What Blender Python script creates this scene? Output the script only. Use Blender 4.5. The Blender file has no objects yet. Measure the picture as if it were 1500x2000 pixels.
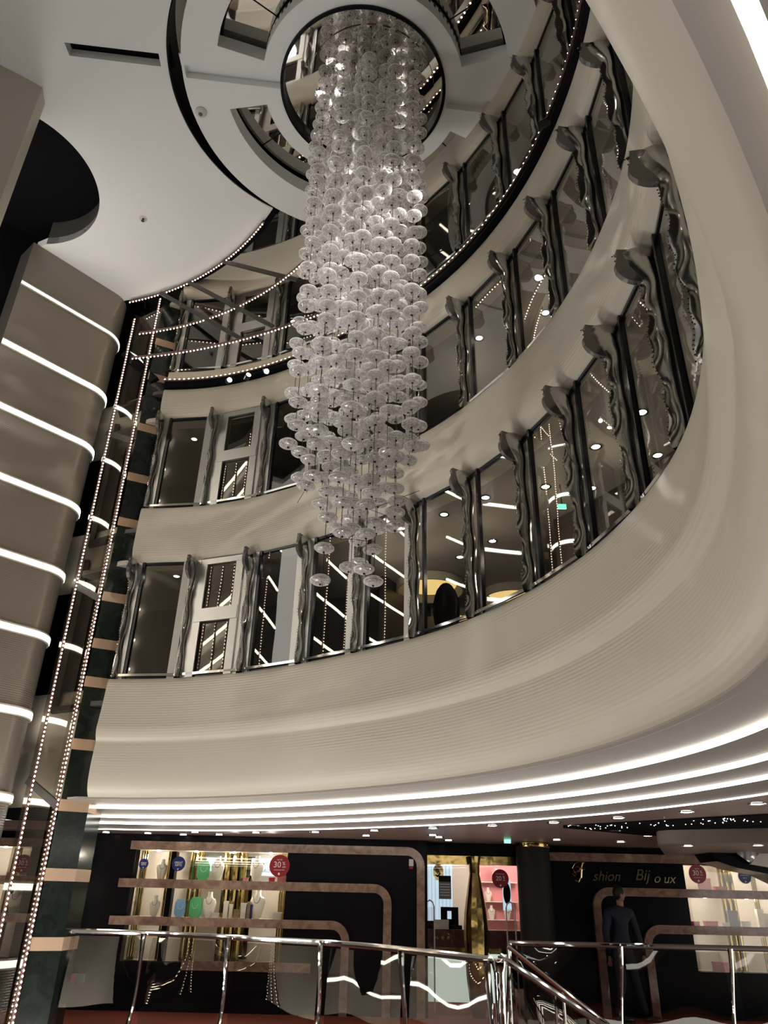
import bpy, bmesh, math, random
from mathutils import Vector, Matrix, noise
rnd = random.Random(7)
sc = bpy.context.scene
COL = sc.collection
PI = math.pi
# ------------------------------------------------------------------ camera
PITCH, ROLL = math.radians(27.4), math.radians(1.35)
F_ = Vector((0, math.cos(PITCH), math.sin(PITCH)))
U0 = Vector((0, -math.sin(PITCH), math.cos(PITCH))); R0 = Vector((1, 0, 0))
UP = U0*math.cos(ROLL) - R0*math.sin(ROLL); RT = R0*math.cos(ROLL) + U0*math.sin(ROLL)
cam = bpy.data.cameras.new('camera'); cam.sensor_fit = 'HORIZONTAL'; cam.sensor_width = 36
cam.lens = 1450/1500*36; cam.clip_start = .05; cam.clip_end = 200
co = bpy.data.objects.new('camera', cam); COL.objects.link(co)
co.matrix_world = Matrix(((RT.x, UP.x, -F_.x, 0), (RT.y, UP.y, -F_.y, 0), (RT.z, UP.z, -F_.z, 0), (0, 0, 0, 1)))
sc.camera = co
# ------------------------------------------------------------------ world, exposure, lamps
sc.view_settings.view_transform = 'Standard'; sc.view_settings.look = 'None'
sc.view_settings.gamma = 1; sc.view_settings.use_curve_mapping = False
sc.view_settings.exposure = 0.70
w = bpy.data.worlds.new('world'); sc.world = w; w.use_nodes = True
w.node_tree.nodes['Background'].inputs[0].default_value = (1.0, .96, .90, 1)
w.node_tree.nodes['Background'].inputs[1].default_value = 1.45
LAMPS = []
def lamp(name, typ, loc, power, col=(1, .9, .76), size=.1, to=None, spot=None, blend=.6):
    l = bpy.data.lights.new(name, typ); l.energy = power; l.color = col
    if typ == 'AREA': l.size = size
    else: l.shadow_soft_size = size
    if spot: l.spot_size = math.radians(spot); l.spot_blend = blend
    o = bpy.data.objects.new(name, l); COL.objects.link(o); o.location = loc
    if to is not None:
        o.rotation_euler = (Vector(to)-Vector(loc)).to_track_quat('-Z', 'Y').to_euler()
    return o
# spots in the mirrored rose above the chandelier
for i, (x, y) in enumerate(((-.75, 6.35), (.1, 6.6), (-.5, 7.3))):
    lamp('chandelier_spot', 'SPOT', (x, y, 10.28), 9000, (1, .95, .92), .05, (x*.6-.1, 6.7, 3), 26, 1)
# wash from the lit void down on the far bands

# unseen fill lights added below, brightening void and ceiling from underneath
for x, y in ((-5.6, 8.2), (-2.6, 7.9), (-7.0, 5.2)):
    lamp('void_fill_light', 'POINT', (x, y, -3.1), 270, (1, .96, .92), .25)

for x, y in ((-4.6, 7.6), (-.4, 5.6)):
    lamp('upper_fill_light', 'POINT', (x, y, 11.9), 55, (1, .93, .82), .12)  # fill points added above the ceiling to brighten the topmost band

# ------------------------------------------------------------------ materials
def mat(name, col=(.8, .8, .8), rough=.5, metal=0, emit=None, es=1, bump=None, spec=.5, coat=0, trans=0, ior=1.45, alpha=None):
    m = bpy.data.materials.new(name); m.use_nodes = True
    nt = m.node_tree; b = nt.nodes['Principled BSDF']
    b.inputs['Base Color'].default_value = (*col, 1); b.inputs['Roughness'].default_value = rough
    b.inputs['Metallic'].default_value = metal; b.inputs['Specular IOR Level'].default_value = spec
    b.inputs['Coat Weight'].default_value = coat; b.inputs['Transmission Weight'].default_value = trans
    b.inputs['IOR'].default_value = ior
    if emit: b.inputs['Emission Color'].default_value = (*emit, 1); b.inputs['Emission Strength'].default_value = es
    tc = nt.nodes.new('ShaderNodeTexCoord')
    if bump:
        kind, scale, strength, dist = bump
        bp = nt.nodes.new('ShaderNodeBump'); bp.inputs['Strength'].default_value = strength; bp.inputs['Distance'].default_value = dist
        if kind == 'noise':
            t = nt.nodes.new('ShaderNodeTexNoise'); t.inputs['Scale'].default_value = scale; t.inputs['Detail'].default_value = 2
            nt.links.new(tc.outputs['Object'], t.inputs['Vector']); nt.links.new(t.outputs['Fac'], bp.inputs['Height'])
        else:  # milled horizontal grooves, deeper in some stretches than in others
            wv = nt.nodes.new('ShaderNodeTexWave'); wv.wave_type = 'BANDS'; wv.bands_direction = 'Z'; wv.inputs['Scale'].default_value = scale
            wv.inputs['Distortion'].default_value = 1.2; wv.inputs['Detail'].default_value = 1; wv.inputs['Detail Scale'].default_value = .15
            mp = nt.nodes.new('ShaderNodeMapping'); mp.inputs['Scale'].default_value = (.22, .22, 2.6)
            t = nt.nodes.new('ShaderNodeTexNoise'); t.inputs['Scale'].default_value = 1; t.inputs['Detail'].default_value = 2
            r = nt.nodes.new('ShaderNodeValToRGB'); r.color_ramp.elements[0].position = .42; r.color_ramp.elements[1].position = .62
            mu = nt.nodes.new('ShaderNodeMath'); mu.operation = 'MULTIPLY'; sx = nt.nodes.new('ShaderNodeSeparateXYZ'); mr = nt.nodes.new('ShaderNodeMapRange')
            mr.inputs['From Min'].default_value = 2.2; mr.inputs['From Max'].default_value = 5.0; m2 = nt.nodes.new('ShaderNodeMath'); m2.operation = 'MULTIPLY'
            nt.links.new(tc.outputs['Object'], sx.inputs[0]); nt.links.new(sx.outputs['Y'], mr.inputs['Value'])
            nt.links.new(tc.outputs['Object'], mp.inputs[0]); nt.links.new(mp.outputs[0], t.inputs['Vector']); nt.links.new(t.outputs['Fac'], r.inputs[0])
            nt.links.new(tc.outputs['Object'], wv.inputs['Vector']); nt.links.new(wv.outputs['Fac'], mu.inputs[0]); nt.links.new(r.outputs[0], mu.inputs[1])
            nt.links.new(mu.outputs[0], m2.inputs[0]); nt.links.new(mr.outputs[0], m2.inputs[1]); nt.links.new(m2.outputs[0], bp.inputs['Height'])
        nt.links.new(bp.outputs[0], b.inputs['Normal'])
    return m
def marble(name, c1, c2, scale=3, rough=.12, width=.5):
    m = mat(name, c1, rough); nt = m.node_tree; b = nt.nodes['Principled BSDF']
    tc = nt.nodes.new('ShaderNodeTexCoord'); n = nt.nodes.new('ShaderNodeTexNoise'); n.inputs['Scale'].default_value = scale
    n.inputs['Detail'].default_value = 8; n.inputs['Distortion'].default_value = 1.6
    r = nt.nodes.new('ShaderNodeValToRGB'); r.color_ramp.elements[0].position = .35; r.color_ramp.elements[1].position = .35+width
    r.color_ramp.elements[0].color = (*c1, 1); r.color_ramp.elements[1].color = (*c2, 1)
    nt.links.new(tc.outputs['Object'], n.inputs['Vector']); nt.links.new(n.outputs['Fac'], r.inputs[0]); nt.links.new(r.outputs[0], b.inputs['Base Color'])
    return m
M = {}
M['cream'] = mat('cream_lacquer', (.55, .51, .43), .42)
M['fascia'] = mat('cream_grooved_fascia', (.55, .51, .42), .4, bump=('groove', 9, .3, .010))
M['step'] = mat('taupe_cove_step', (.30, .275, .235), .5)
M['ceil'] = mat('cream_ceiling_paint', (.84, .86, .87), .5)
M['wallled'] = mat('grooved_wall_panel', (.27, .24, .205), .22, bump=('groove', 10, .35, .01))
M['black'] = mat('black_gloss', (.006, .006, .007), .25, spec=.08)
M['blackm'] = mat('black_matt', (.004, .004, .005), .8, spec=.1)
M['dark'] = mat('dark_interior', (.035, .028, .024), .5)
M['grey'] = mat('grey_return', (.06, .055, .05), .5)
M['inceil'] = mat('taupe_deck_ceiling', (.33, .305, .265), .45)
M['chrome'] = mat('polished_chrome', (.75, .75, .74), .06, 1)
M['chromew'] = mat('rippled_chrome', (.50, .49, .46), .08, 1, bump=('noise', 4, .45, .03))
M['finm'] = mat('dark_mirror_fin', (.50, .495, .475), .12, 1, bump=('noise', 2.0, .3, .03))
M['capm'] = mat('dark_polished_cap', (.17, .16, .155), .15, .6)
M['satin'] = mat('satin_steel', (.52, .51, .48), .38, 1)
M['frame'] = mat('black_window_frame', (.01, .011, .014), .2)
M['brass'] = mat('polished_brass', (.36, .265, .10), .14, 1, bump=('noise', 4, .25, .03))
M['mirror'] = mat('mirror_glass', (.62, .60, .56), .02, 1)
M['mirrord'] = mat('smoked_mirror', (.30, .30, .29), .03, 1)
M['led'] = mat('white_led_cove', (1, 1, 1), .5, emit=(1, .93, .82), es=6)
M['leds'] = mat('white_led_line', (1, 1, 1), .5, emit=(1, .94, .88), es=4)
M['dot'] = mat('warm_led_dot', (1, 1, 1), .5, emit=(1, .80, .58), es=7)
M['dotpink'] = mat('led_strip_carrier', (.10, .05, .045), .4)
M['down'] = mat('downlight_lens', (1, 1, 1), .5, emit=(1, .93, .80), es=14)
M['star'] = mat('star_led', (1, 1, 1), .5, emit=(.95, .97, 1), es=8)
M['green'] = marble('dark_green_marble', (.006, .010, .008), (.016, .022, .019), 4, .15, .4)
M['beigest'] = mat('beige_stone', (.42, .29, .20), .25)
M['rose'] = marble('rose_brown_marble', (.20, .125, .09), (.34, .23, .175), 5, .1, .35)
M['carpet'] = mat('red_carpet', (.22, .045, .025), .95, bump=('noise', 120, .3, .01))
M['sceil'] = mat('shop_ceiling_paint', (.30, .225, .19), .35)
M['soffit'] = mat('taupe_soffit', (.24, .20, .16), .5)
M['white'] = mat('white_velvet', (.75, .71, .62), .6)
M['niche'] = mat('display_back_panel', (.62, .56, .48), .5)
M['pink'] = mat('pink_card', (.70, .28, .30), .5); M['redbox'] = mat('red_box', (.55, .03, .04), .4)
M['mint'] = mat('mint_green_velvet', (.13, .55, .25), .6); M['blue'] = mat('light_blue_velvet', (.22, .42, .66), .6)
M['signred'] = mat('red_sticker', (.30, .008, .02), .35); M['signblue'] = mat('navy_sticker', (.012, .02, .13), .35)
M['text'] = mat('white_lettering', (.85, .82, .8), .5)
M['gold'] = mat('gold_letter_metal', (.85, .68, .38), .18, 1)
M['bluepanel'] = mat('lit_pale_blue_panel', (.6, .75, .85), .5, emit=(.62, .82, 1), es=.55)
M['whitepanel'] = mat('lit_white_panel', (.8, .8, .75), .5, emit=(.75, .92, .85), es=.5)
M['yel'] = mat('lit_yellow_cove', (.9, .8, .5), .5, emit=(1, .72, .28), es=1.1)
M['exit'] = mat('green_exit_light', (.2, .8, .5), .5, emit=(.15, .9, .5), es=2.2)
M['wood'] = mat('dark_red_wood', (.09, .025, .02), .3)
M['plastic'] = mat('white_plastic', (.7, .7, .68), .4)
M['navy'] = mat('navy_suit_cloth', (.010, .013, .026), .8); M['skin'] = mat('skin', (.30, .16, .11), .5)
M['hair'] = mat('dark_hair', (.010, .008, .008), .6); M['shoe'] = mat('black_leather', (.006, .006, .006), .3)
M['grey2'] = mat('grey_board', (.13, .14, .16), .5)
def glassy(name, tint, refl, bump=None, rough=.01):
    m = bpy.data.materials.new(name); m.use_nodes = True; nt = m.node_tree
    for n in list(nt.nodes): nt.nodes.remove(n)
    o = nt.nodes.new('ShaderNodeOutputMaterial'); t = nt.nodes.new('ShaderNodeBsdfTransparent'); g = nt.nodes.new('ShaderNodeBsdfGlossy')
    t.inputs[0].default_value = (*tint, 1); g.inputs['Roughness'].default_value = rough; g.inputs['Color'].default_value = (.95, .93, .88, 1)
    # Schlick reflectance that is the same from both faces of the sheet
    ge = nt.nodes.new('ShaderNodeNewGeometry'); dt = nt.nodes.new('ShaderNodeVectorMath'); dt.operation = 'DOT_PRODUCT'
    nt.links.new(ge.outputs['Normal'], dt.inputs[0]); nt.links.new(ge.outputs['Incoming'], dt.inputs[1])
    ab = nt.nodes.new('ShaderNodeMath'); ab.operation = 'ABSOLUTE'; sb = nt.nodes.new('ShaderNodeMath'); sb.operation = 'SUBTRACT'; sb.inputs[0].default_value = 1
    pw = nt.nodes.new('ShaderNodeMath'); pw.operation = 'POWER'; pw.inputs[1].default_value = 4
    ma = nt.nodes.new('ShaderNodeMath'); ma.operation = 'MULTIPLY_ADD'; ma.inputs[1].default_value = 1-refl; ma.inputs[2].default_value = refl
    nt.links.new(dt.outputs['Value'], ab.inputs[0]); nt.links.new(ab.outputs[0], sb.inputs[1]); nt.links.new(sb.outputs[0], pw.inputs[0]); nt.links.new(pw.outputs[0], ma.inputs[0]); lw = ma
    mx = nt.nodes.new('ShaderNodeMixShader')
    nt.links.new(lw.outputs[0], mx.inputs[0]); nt.links.new(t.outputs[0], mx.inputs[1]); nt.links.new(g.outputs[0], mx.inputs[2]); nt.links.new(mx.outputs[0], o.inputs[0])
    if bump:
        tc = nt.nodes.new('ShaderNodeTexCoord'); n = nt.nodes.new('ShaderNodeTexNoise'); n.inputs['Scale'].default_value = bump[0]
        b = nt.nodes.new('ShaderNodeBump'); b.inputs['Strength'].default_value = bump[1]; b.inputs['Distance'].default_value = bump[2]
        nt.links.new(tc.outputs['Object'], n.inputs['Vector']); nt.links.new(n.outputs['Fac'], b.inputs['Height']); nt.links.new(b.outputs[0], g.inputs['Normal'])
    return m
M['pane'] = glassy('smoked_window_glass', (.50, .48, .44), .11, (.7, .10, .02))
M['shopglass'] = glassy('clear_shop_glass', (.93, .93, .92), .04)
M['railglass'] = glassy('reflective_rail_glass', (.70, .69, .67), .10, (.5, .25, .05))
m = bpy.data.materials.new('blown_crystal'); m.use_nodes = True; nt = m.node_tree
for n in list(nt.nodes): nt.nodes.remove(n)
o_ = nt.nodes.new('ShaderNodeOutputMaterial'); gl = nt.nodes.new('ShaderNodeBsdfGlossy'); gl.inputs['Roughness'].default_value = .08
tr = nt.nodes.new('ShaderNodeBsdfTransparent'); tr.inputs[0].default_value = (.93, .93, .92, 1)
tl = nt.nodes.new('ShaderNodeBsdfTranslucent'); tl.inputs[0].default_value = (.95, .93, .92, 1); df = nt.nodes.new('ShaderNodeBsdfDiffuse'); df.inputs[0].default_value = (.9, .88, .87, 1)
ad = nt.nodes.new('ShaderNodeMixShader'); ad.inputs[0].default_value = .5
lw = nt.nodes.new('ShaderNodeLayerWeight'); lw.inputs[0].default_value = .45
mx1 = nt.nodes.new('ShaderNodeMixShader'); mx2 = nt.nodes.new('ShaderNodeMixShader')
tc = nt.nodes.new('ShaderNodeTexCoord'); ns = nt.nodes.new('ShaderNodeTexNoise'); ns.inputs['Scale'].default_value = 13; ns.inputs['Distortion'].default_value = 2
rp = nt.nodes.new('ShaderNodeValToRGB'); rp.color_ramp.elements[0].position = .42; rp.color_ramp.elements[1].position = .68
rp.color_ramp.elements[0].color = (.22, .22, .22, 1); rp.color_ramp.elements[1].color = (.9, .9, .9, 1)
bp = nt.nodes.new('ShaderNodeBump'); bp.inputs['Strength'].default_value = .7; bp.inputs['Distance'].default_value = .01
mxf = nt.nodes.new('ShaderNodeMath'); mxf.operation = 'MAXIMUM'
nt.links.new(tc.outputs['Object'], ns.inputs['Vector']); nt.links.new(ns.outputs['Fac'], rp.inputs[0]); nt.links.new(ns.outputs['Fac'], bp.inputs['Height'])
nt.links.new(bp.outputs[0], gl.inputs['Normal'])
nt.links.new(df.outputs[0], ad.inputs[1]); nt.links.new(tl.outputs[0], ad.inputs[2])
nt.links.new(lw.outputs['Facing'], mxf.inputs[0]); nt.links.new(rp.outputs[0], mxf.inputs[1])
nt.links.new(mxf.outputs[0], mx1.inputs[0]); nt.links.new(tr.outputs[0], mx1.inputs[1]); nt.links.new(ad.outputs[0], mx1.inputs[2])
mx2.inputs[0].default_value = .16
nt.links.new(mx1.outputs[0], mx2.inputs[1]); nt.links.new(gl.outputs[0], mx2.inputs[2]); nt.links.new(mx2.outputs[0], o_.inputs[0])
M['crystal'] = m
M['rimglass'] = mat('thick_glass_rim', (.95, .94, .93), .12)

# ------------------------------------------------------------------ mesh helpers
class MB:
    def __init__(s): s.v = []; s.f = []; s.m = []; s.mi = 0
    def add(s, vs, fs):
        k = len(s.v); s.v += [tuple(v) for v in vs]; s.f += [tuple(i+k for i in f) for f in fs]; s.m += [s.mi]*len(fs); return s
    def box(s, a, b):
        (x0, y0, z0), (x1, y1, z1) = a, b
        return s.add([(x0, y0, z0), (x1, y0, z0), (x1, y1, z0), (x0, y1, z0), (x0, y0, z1), (x1, y0, z1), (x1, y1, z1), (x0, y1, z1)],
                     [(0, 3, 2, 1), (4, 5, 6, 7), (0, 1, 5, 4), (1, 2, 6, 5), (2, 3, 7, 6), (3, 0, 4, 7)])
    def bar(s, a, b, w, h=None, up=(0, 0, 1)):      # rectangular bar a->b
        a, b = Vector(a), Vector(b); h = h or w; d = (b-a).normalized(); u = Vector(up)
        if abs(d.dot(u)) > .95: u = Vector((0, 1, 0))
        x = d.cross(u).normalized()*w/2; y = x.cross(d).normalized()*h/2
        vs = [p+q for p in (a, b) for q in (-x-y, x-y, x+y, -x+y)]
        return s.add(vs, [(0, 1, 2, 3), (7, 6, 5, 4), (0, 4, 5, 1), (1, 5, 6, 2), (2, 6, 7, 3), (3, 7, 4, 0)])
    def tube(s, pts, r, n=8, closed=False):
        pts = [Vector(p) for p in pts]; N = len(pts); vs = []; fs = []
        rr = r if isinstance(r, (list, tuple)) else [r]*N
        for i, p in enumerate(pts):
            if closed: d = pts[(i+1) % N]-pts[i-1]
            else: d = pts[min(i+1, N-1)]-pts[max(i-1, 0)]
            d.normalize(); u = Vector((0, 0, 1)) if abs(d.z) < .9 else Vector((0, 1, 0))
            x = d.cross(u).normalized(); y = x.cross(d)
            vs += [p+x*rr[i]*math.cos(2*PI*k/n)+y*rr[i]*math.sin(2*PI*k/n) for k in range(n)]
        for i in range(N if closed else N-1):
            j = (i+1) % N
            fs += [(i*n+k, i*n+(k+1) % n, j*n+(k+1) % n, j*n+k) for k in range(n)]
        if not closed: fs += [tuple(range(n))[::-1], tuple((N-1)*n+k for k in range(n))]
        return s.add(vs, fs)
    def lathe(s, prof, c=(0, 0, 0), n=20, cap=True):   # prof [(r,z)]
        vs = []; fs = []
        for r, z in prof: vs += [(c[0]+r*math.cos(2*PI*k/n), c[1]+r*math.sin(2*PI*k/n), c[2]+z) for k in range(n)]
        for i in range(len(prof)-1): fs += [(i*n+k, i*n+(k+1) % n, (i+1)*n+(k+1) % n, (i+1)*n+k) for k in range(n)]
        if cap: fs += [tuple(range(n))[::-1], tuple((len(prof)-1)*n+k for k in range(n))]
        return s.add(vs, fs)
    def prism(s, poly, z0, z1):
        n = len(poly)
        return s.add([(x, y, z0) for x, y in poly]+[(x, y, z1) for x, y in poly],
                     [tuple(range(n))[::-1], tuple(range(n, 2*n))]+[(i, (i+1) % n, n+(i+1) % n, n+i) for i in range(n)])
    def prismY(s, poly, y0, y1):                       # outline in x,z extruded along y
        n = len(poly)
        return s.add([(x, y0, z) for x, z in poly]+[(x, y1, z) for x, z in poly],
                     [tuple(range(n)), tuple(range(n, 2*n))[::-1]]+[(n+i, n+(i+1) % n, (i+1) % n, i) for i in range(n)])
    def ell(s, c, r, n=12):
        prof = [(math.sin(PI*i/n), -math.cos(PI*i/n)) for i in range(n+1)]
        k = len(s.v); s.lathe([(max(p[0], 1e-4), p[1]) for p in prof], (0, 0, 0), n*2, False)
        for i in range(k, len(s.v)): v = s.v[i]; s.v[i] = (c[0]+v[0]*r[0], c[1]+v[1]*r[1], c[2]+v[2]*r[2])
        return s
    def sweep(s, prof, path, closed=False):            # prof [(d,z)] d along each path normal; path [(pt2, n2)]
        vs = []; m = len(prof)
        for p, nn in path: vs += [(p[0]+nn[0]*d, p[1]+nn[1]*d, z) for d, z in prof]
        fs = []
        for i in range(len(path)-1):
            for k in range(m if closed else m-1):
                k2 = (k+1) % m; fs.append((i*m+k, (i+1)*m+k, (i+1)*m+k2, i*m+k2))
        if closed: fs += [tuple(range(m)), tuple((len(path)-1)*m+k for k in range(m))[::-1]]
        return s.add(vs, fs)
    def build(s, name, mats, parent=None, smooth=True, angle=35, **kw):
        me = bpy.data.meshes.new(name); me.from_pydata(s.v, [], s.f); me.validate()
        for q in (mats if isinstance(mats, (list, tuple)) else [mats]): me.materials.append(M[q] if isinstance(q, str) else q)
        if len(me.polygons) == len(s.m): me.polygons.foreach_set('material_index', s.m)
        bm = bmesh.new(); bm.from_mesh(me); bmesh.ops.recalc_face_normals(bm, faces=bm.faces)
        if smooth:
            for f in bm.faces: f.smooth = True
            for e in bm.edges:
                if len(e.link_faces) == 2 and e.calc_face_angle(0) > math.radians(angle): e.smooth = False
        bm.to_mesh(me); bm.free()
        o = bpy.data.objects.new(name, me); COL.objects.link(o)
        if parent: o.parent = parent
        for k, v in kw.items(): o[k] = v
        return o
def thing(name, label, cat, loc=(0, 0, 0), group=None, rz=0):
    o = bpy.data.objects.new(name, None); COL.objects.link(o); o.location = loc; o.rotation_euler = (0, 0, rz); o.empty_display_size = .1
    o['label'] = label; o['category'] = cat
    if group: o['group'] = group
    return o
def tag(o, label, cat, group=None):
    o['label'] = label; o['category'] = cat
    if group: o['group'] = group
    return o
def struct(o, label=None, cat=None):
    o['kind'] = 'structure'
    if label: o['label'] = label
    if cat: o['category'] = cat
    return o
def sempty(name, label=None, cat=None):
    o = bpy.data.objects.new(name, None); COL.objects.link(o); o.empty_display_size = .1
    return struct(o, label, cat)
def copy_tree(o, loc=None, label=None, parent=None):
    c = o.copy(); COL.objects.link(c)
    if parent: c.parent = parent
    if loc is not None: c.location = loc
    if label: c['label'] = label
    for ch in o.children: copy_tree(ch, None, None, c)
    return c
_trim = [0]
def trim(mb, mats, label, cat, **kw):
    _trim[0] += 1
    return struct(mb.build('trim_%d' % _trim[0], mats, **kw), label, cat)
def text_mesh(name, body, size, loc, material, rot=(PI/2, 0, 0), parent=None, shear=0, extrude=.004, align='CENTER', spacing=1):
    cu = bpy.data.curves.new(name, 'FONT'); cu.body = body; cu.size = size; cu.align_x = align; cu.align_y = 'CENTER'; cu.shear = shear
    cu.extrude = extrude; cu.space_character = spacing
    t = bpy.data.objects.new(name+'_c', cu); COL.objects.link(t)
    dg = bpy.context.evaluated_depsgraph_get(); dg.update()
    me = bpy.data.meshes.new_from_object(t.evaluated_get(dg)); bpy.data.objects.remove(t)
    me.name = name; me.materials.clear(); me.materials.append(M[material])
    o = bpy.data.objects.new(name, me); COL.objects.link(o); o.location = loc; o.rotation_euler = rot
    if parent: o.parent = parent
    return o

nth = ['first', 'second', 'third', 'fourth', 'fifth', 'sixth', 'seventh', 'eighth', 'ninth', 'tenth', 'eleventh', 'twelfth', 'thirteenth']
# ------------------------------------------------------------------ the ring geometry
CX, CY = -3.83, 4.42
def ss(t): t = min(1, max(0, t)); return t*t*(3-2*t)
def rb(th): return 5.85-.15*ss(-th/25)+.42*ss((th-50)/42)+max(0, th-92)*.09
def P(th, r, z=0): a = math.radians(th); return Vector((CX+r*math.cos(a), CY+r*math.sin(a), z))
def ring(t0, t1, step=1.5, off=lambda t: 0):
    n = max(1, int(round((t1-t0)/step))); out = []
    for i in range(n+1):
        t = t0+(t1-t0)*i/n; p = P(t, rb(t)+off(t)); a = math.radians(t); out.append(((p.x, p.y), (math.cos(a), math.sin(a))))
    return out
T0, T1 = -112, 90.6
ZC = 10.2                                              # ceiling
# ------------------------------------------------------------------ fascia bands
def capped(prof, tA, tB, name_label, m='fascia'):
    mb = MB(); path = ring(tA, tB); mb.sweep(prof, path, closed=True)
    return trim(mb, m, name_label, 'balcony band', angle=50)
def bulge(pts, n=5):                                   # catmull smoothing of an open (d,z) profile
    out = []
    for i in range(len(pts)-1):
        p0 = pts[max(i-1, 0)]; p1 = pts[i]; p2 = pts[i+1]; p3 = pts[min(i+2, len(pts)-1)]
        for k in range(n):
            t = k/n
            out.append(tuple(.5*((2*p1[j])+(-p0[j]+p2[j])*t+(2*p0[j]-5*p1[j]+4*p2[j]-p3[j])*t*t+(-p0[j]+3*p1[j]-3*p2[j]+p3[j])*t**3) for j in (0, 1)))
    return out+[pts[-1]]
A_prof = bulge([(.02, 2.72), (-.05, 2.70), (-.10, 2.62), (-.13, 2.35), (-.17, 2.1), (-.19, 1.98), (-.16, 1.88), (-.115, 1.82), (-.12, 1.74), (-.14, 1.5), (-.12, 1.28), (-.04, 1.14), (.06, 1.09)])
A_prof += [(.34, 1.09), (.34, 2.72)]
capped(A_prof, T0, T1, 'lowest cream grooved balcony band above the shops')
B_prof = bulge([(.02, 5.5), (-.05, 5.48), (-.10, 5.40), (-.12, 5.1), (-.13, 4.85), (-.12, 4.7), (-.07, 4.6), (.02, 4.55)])+[(.34, 4.55), (.34, 5.5)]
capped(B_prof, T0, T1, 'middle cream balcony band between the two lit window rows')
C_prof = bulge([(.02, 8.25), (-.03, 8.22), (-.03, 8.0), (-.03, 7.86), (-.10, 7.78), (-.12, 7.6), (-.10, 7.4), (-.05, 7.30), (.02, 7.27)])+[(.34, 7.27), (.34, 8.25)]
capped(C_prof, T0, T1, 'upper cream balcony band below the dark light rim')
D_prof = bulge([(.02, 11.0), (-.05, 10.98), (-.10, 10.9), (-.12, 10.4), (-.11, 10.15), (-.06, 10.02), (.02, 9.98)])+[(.34, 9.98), (.34, 11.0)]
capped(D_prof, T0, T1, 'topmost cream balcony band seen past the ceiling edge')
# bands built beyond the marble pillar to stand for their mirror reflection
for prof, lab in ((A_prof, 'lowest'), (B_prof, 'middle'), (C_prof, 'upper')):
    mb = MB(); mb.sweep(prof, ring(93.2, 103, 1, lambda t: .42), closed=True)
    trim(mb, 'cream', 'short length of the %s cream band built as a mirror reflection left of the marble pillar' % lab, 'balcony band', angle=50)
# fascia of the camera's own deck, facing down into the void (seen in the balustrade glass)
mb = MB(); mb.sweep(bulge([(.1, -1.66), (.0, -1.7), (-.08, -2.0), (-.1, -2.4), (-.06, -2.8), (.05, -3.0)])+[(.4, -3.0), (.4, -1.66)], ring(T0, 10), closed=True)
trim(mb, 'soffit', 'taupe fascia of the walkway below the camera', 'balcony band', angle=50)
for i, z in enumerate((-3.05, -3.12, -3.19)):
    mb = MB(); mb.sweep([(.05+i*.2, z), (.05+i*.2, z+.04), (.08+i*.2, z+.04), (.08+i*.2, z)], ring(T0, 10), closed=True)
    tag(mb.build('cove_light_strip', 'led', smooth=False), ['upper', 'middle', 'lower'][i]+' white light line under the walkway below the camera', 'light strip')
# LED cove steps under band A: each step is a soffit with a lit riser facing the void
def gf(t): return 1-.90*ss((15-t)/56)
def vsweep(prof, t0, t1, step=1.5):       # closed profile with d scaled by gf(theta)
    mb = MB(); pa = ring(t0, t1, step); vs = []; m_ = len(prof); N = len(pa)
    for q, (p, nn) in enumerate(pa):
        g = gf(t0+(t1-t0)*q/(N-1))
        for pt in prof:
            d = pt[0]*g+(pt[2] if len(pt) > 2 else 0); vs.append((p[0]+nn[0]*d, p[1]+nn[1]*d, pt[1]))
    fs = [(q*m_+k, (q+1)*m_+k, (q+1)*m_+(k+1) % m_, q*m_+(k+1) % m_) for q in range(N-1) for k in range(m_)]
    return mb.add(vs, fs+[tuple(range(m_)), tuple((N-1)*m_+k for k in range(m_))[::-1]])
lit = [(.50, 1.060, 1.020), (.80, .968, .932), (1.06, .900, .870), (1.34, .826, .812)]
EX = (.012, .05, .09, .12); EW = (.028, .035, .03, .01)
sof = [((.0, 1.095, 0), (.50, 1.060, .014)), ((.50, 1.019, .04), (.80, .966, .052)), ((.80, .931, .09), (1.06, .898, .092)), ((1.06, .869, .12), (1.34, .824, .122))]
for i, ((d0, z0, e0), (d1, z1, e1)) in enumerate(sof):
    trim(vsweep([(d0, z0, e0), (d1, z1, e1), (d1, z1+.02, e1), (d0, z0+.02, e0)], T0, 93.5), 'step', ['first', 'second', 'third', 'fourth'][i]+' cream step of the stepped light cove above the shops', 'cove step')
for i, (d, za, zb) in enumerate(lit):
    tag(vsweep([(d, zb, EX[i]+EW[i]), (d, za, EX[i]), (d, za+.006, EX[i]+.02), (d, zb+.006, EX[i]+EW[i]+.02)], T0, 93.5).build('cove_light_strip', 'led' if i < 3 else 'leds', smooth=False),
        ['uppermost thick white light line under the lowest cream band', 'second white light line under the lowest cream band', 'third white light line under the lowest cream band', 'thin lowest white light line at the shop ceiling edge'][i], 'light strip', 'light lines curving above the shops')
def ledoff(base): return lambda t: 1.32*gf(t)+.12

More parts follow.
